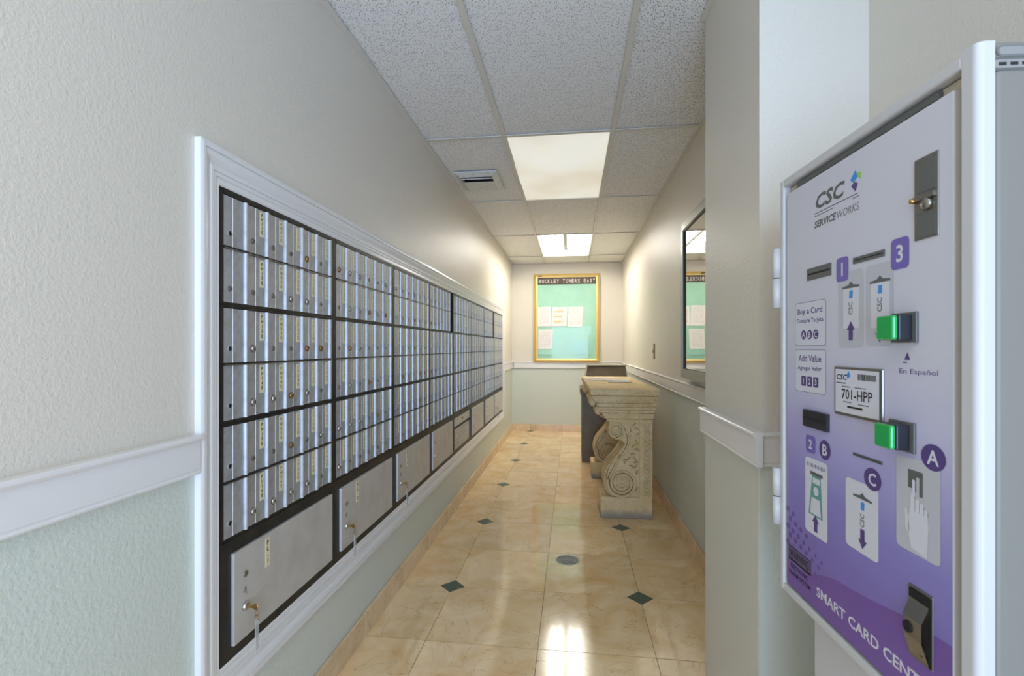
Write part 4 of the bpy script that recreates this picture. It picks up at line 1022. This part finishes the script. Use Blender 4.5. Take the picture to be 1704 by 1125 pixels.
# framed service label
m = MB().box(0.161, z(-0.109), -0.0020, 0.274, z(-0.031), 0.0012, 0); lf = kb(m, 'label_holder', M_steel, door, bevel=0.002)
m = MB(); m.poly([(0.1655,z(-0.104)),(0.268,z(-0.104)),(0.268,z(-0.035)),(0.1655,z(-0.035))], 0.0014, 0)
m.text('CSC', 0.168, z(-0.052), 0.009, 0.0016, 1, wd=0.026, shear=0.2, bold=0.02); m.poly([(0.196,z(-0.050)),(0.204,z(-0.045)),(0.200,z(-0.037)),(0.195,z(-0.043))], 0.0016, 2)
m.box(0.168, z(-0.058), 0.0014, 0.192, z(-0.056), 0.0016, 3)
xx = 0.221
while xx < 0.262:
    b_ = rnd.choice((0.0006, 0.001, 0.0015)); m.box(xx, z(-0.050), 0.0014, xx+b_, z(-0.041), 0.0016, 1); xx += b_ + rnd.choice((0.0006, 0.0011))
m.box(0.182, z(-0.063), 0.0014, 0.204, z(-0.0615), 0.0016, 3); m.box(0.214, z(-0.063), 0.0014, 0.240, z(-0.0615), 0.0016, 3)
m.text('701-HPP', 0.182, z(-0.082), 0.016, 0.0016, 1, wd=0.072, bold=0.01)
m.box(0.186, z(-0.087), 0.0014, 0.206, z(-0.0855), 0.0016, 3); m.box(0.222, z(-0.088), 0.0014, 0.246, z(-0.0865), 0.0016, 3); m.box(0.196, z(-0.095), 0.0014, 0.232, z(-0.092), 0.0016, 1)
kb(m, 'service_label', [M_kwhite, M_ink, M_blue, M_greyink], lf)
# green push buttons
for cx, cz in ((0.313, 0.026), (0.309, -0.1185)):
    m = MB().box(cx-0.023, z(cz)-0.020, -0.0020, cx+0.023, z(cz)+0.020, 0.0015); bt = kb(m, 'button_bezel', M_dgrey, door, bevel=0.001)
    m = MB().box(cx-0.0165, z(cz)-0.0165, 0.0015, cx+0.0165, z(cz)+0.0165, 0.018); kb(m, 'button_collar', mat('black_button_body', (36,36,44), 0.35), bt, bevel=0.0015)
    m = MB().box(cx-0.0160, z(cz)-0.0160, 0.018, cx+0.0160, z(cz)+0.0160, 0.0255); kb(m, 'green_button', M_green, bt, bevel=0.003, seg=3)
def espanol(m):
    m.poly([(0.311,z(-0.0165)),(0.3215,z(-0.0165)),(0.3165,z(-0.0065))], E0, 0); m.box(0.308, z(-0.021), E0-0.0001, 0.316, z(-0.0195), E0, 0)
    m.text('En Español', 0.302, z(-0.037), 0.0085, E0, 0, wd=0.064)
layer('language_print', M_dkpurple, espanol)
def banner(m):
    m.text('SMART CARD CENTER', 0.105, z(-0.4385), 0.0175, E0, 0, wd=0.262, bold=0.02)
layer('banner_lettering', M_kwhite, banner)
def warn(m):
    m.rrect(0.009, z(-0.4135), 0.087, z(-0.3855), 0.001, E0, 1); m.poly([(0.0105,z(-0.409)),(0.0855,z(-0.409)),(0.0855,z(-0.387)),(0.0105,z(-0.387))], E0+0.0001, 0)
    m.text('WARNING', 0.014, z(-0.406), 0.0155, E0+0.0003, 1, wd=0.066, bold=0.01)
    m.text('ELECTRONIC', 0.017, z(-0.4265), 0.0085, E0+0.0002, 1, wd=0.060, bold=0.01); m.text('ALARM SYSTEM', 0.009, z(-0.4400), 0.0085, E0+0.0002, 1, wd=0.076, bold=0.01)
layer('warning_sticker', [mat('smoky_violet_print', (92,80,112), 0.5), M_ink], warn)
m = MB().box(0.3195, z(-0.402), -0.0020, 0.3595, z(-0.309), -0.0005); ck = kb(m, 'coin_return', M_steel, door, bevel=0.001)
m = MB(); m.box(0.323, z(-0.325), -0.0005, 0.358, z(-0.313), 0.0010, 1); m.box(0.3545, z(-0.400), -0.0005, 0.358, z(-0.325), 0.0006, 1)
m.loft([[(0.322,z(-0.398),-0.0005),(0.353,z(-0.398),-0.0005)],[(0.322,z(-0.372),0.008),(0.353,z(-0.372),0.008)],[(0.322,z(-0.348),0.008),(0.353,z(-0.348),0.008)],[(0.322,z(-0.328),-0.0005),(0.353,z(-0.328),-0.0005)]], 0, cap=False, closed=False)
m.lathe([(0.0075,0.008),(0.0075,0.0095),(0.005,0.0095)], (0.331, z(-0.361), 0.0), n=14, m=1); m.lathe([(0.006,-0.0005),(0.006,0.002),(0.001,0.002)], (0.345, z(-0.386), 0.0), n=12, m=1)
kb(m, 'coin_flap', [M_steel, M_hole], ck)
# hinges on the far edge
for za, zb_ in ((0.080, 0.200), (-0.358, -0.245)):
    zm = (za + zb_)/2
    m = MB()
    for a, b_ in ((za, zm-0.0012), (zm+0.0012, zb_)):
        m.loft([[( -0.026 + 0.0085*math.cos(t), z(h), 0.004 + 0.0085*math.sin(t)) for t in [2*PI*k/14 for k in range(14)]] for h in (a, b_)], 0, smooth=True)
    kb(m, 'hinge', M_white)
# faint pill-shaped plates on the side that faces the camera
def side(m):
    NM = Matrix(((0,0,1,0.4236),(0,1,0,0),(-1,0,0,0),(0,0,0,1)))
    m.v = [tuple(NM @ Vector(p)) for p in m.v]; return m
m = MB(); m.rrect(0.011, z(0.3035), 0.205, z(0.3190), 0.0077, 0.0, 0); m.rrect(0.0145, z(0.3065), 0.2015, z(0.3160), 0.0047, 0.0002, 1)
for k in range(14): m.box(0.020+k*0.012, z(0.3095), 0.0002, 0.028+k*0.012, z(0.3130), 0.0004, 2)
kb(side(m), 'side_nameplate', [M_dgrey, M_pillgrey, M_ink])
m = MB(); m.rrect(0.018, z(0.3195), 0.205, z(0.3320), 0.006, 0.0, 0); m.rrect(0.0205, z(0.3215), 0.2025, z(0.3300), 0.004, 0.0002, 1)
kb(side(m), 'side_nameplate', [M_greyink, M_pillgrey])
# pedestal
m = MB(); planprism(m, [(0.045,-0.285),(0.045,-0.030),(0.400,-0.030),(0.400,-0.285)], 0.0, z(-0.483)); kb(m, 'pedestal', M_white, bevel=0.003)
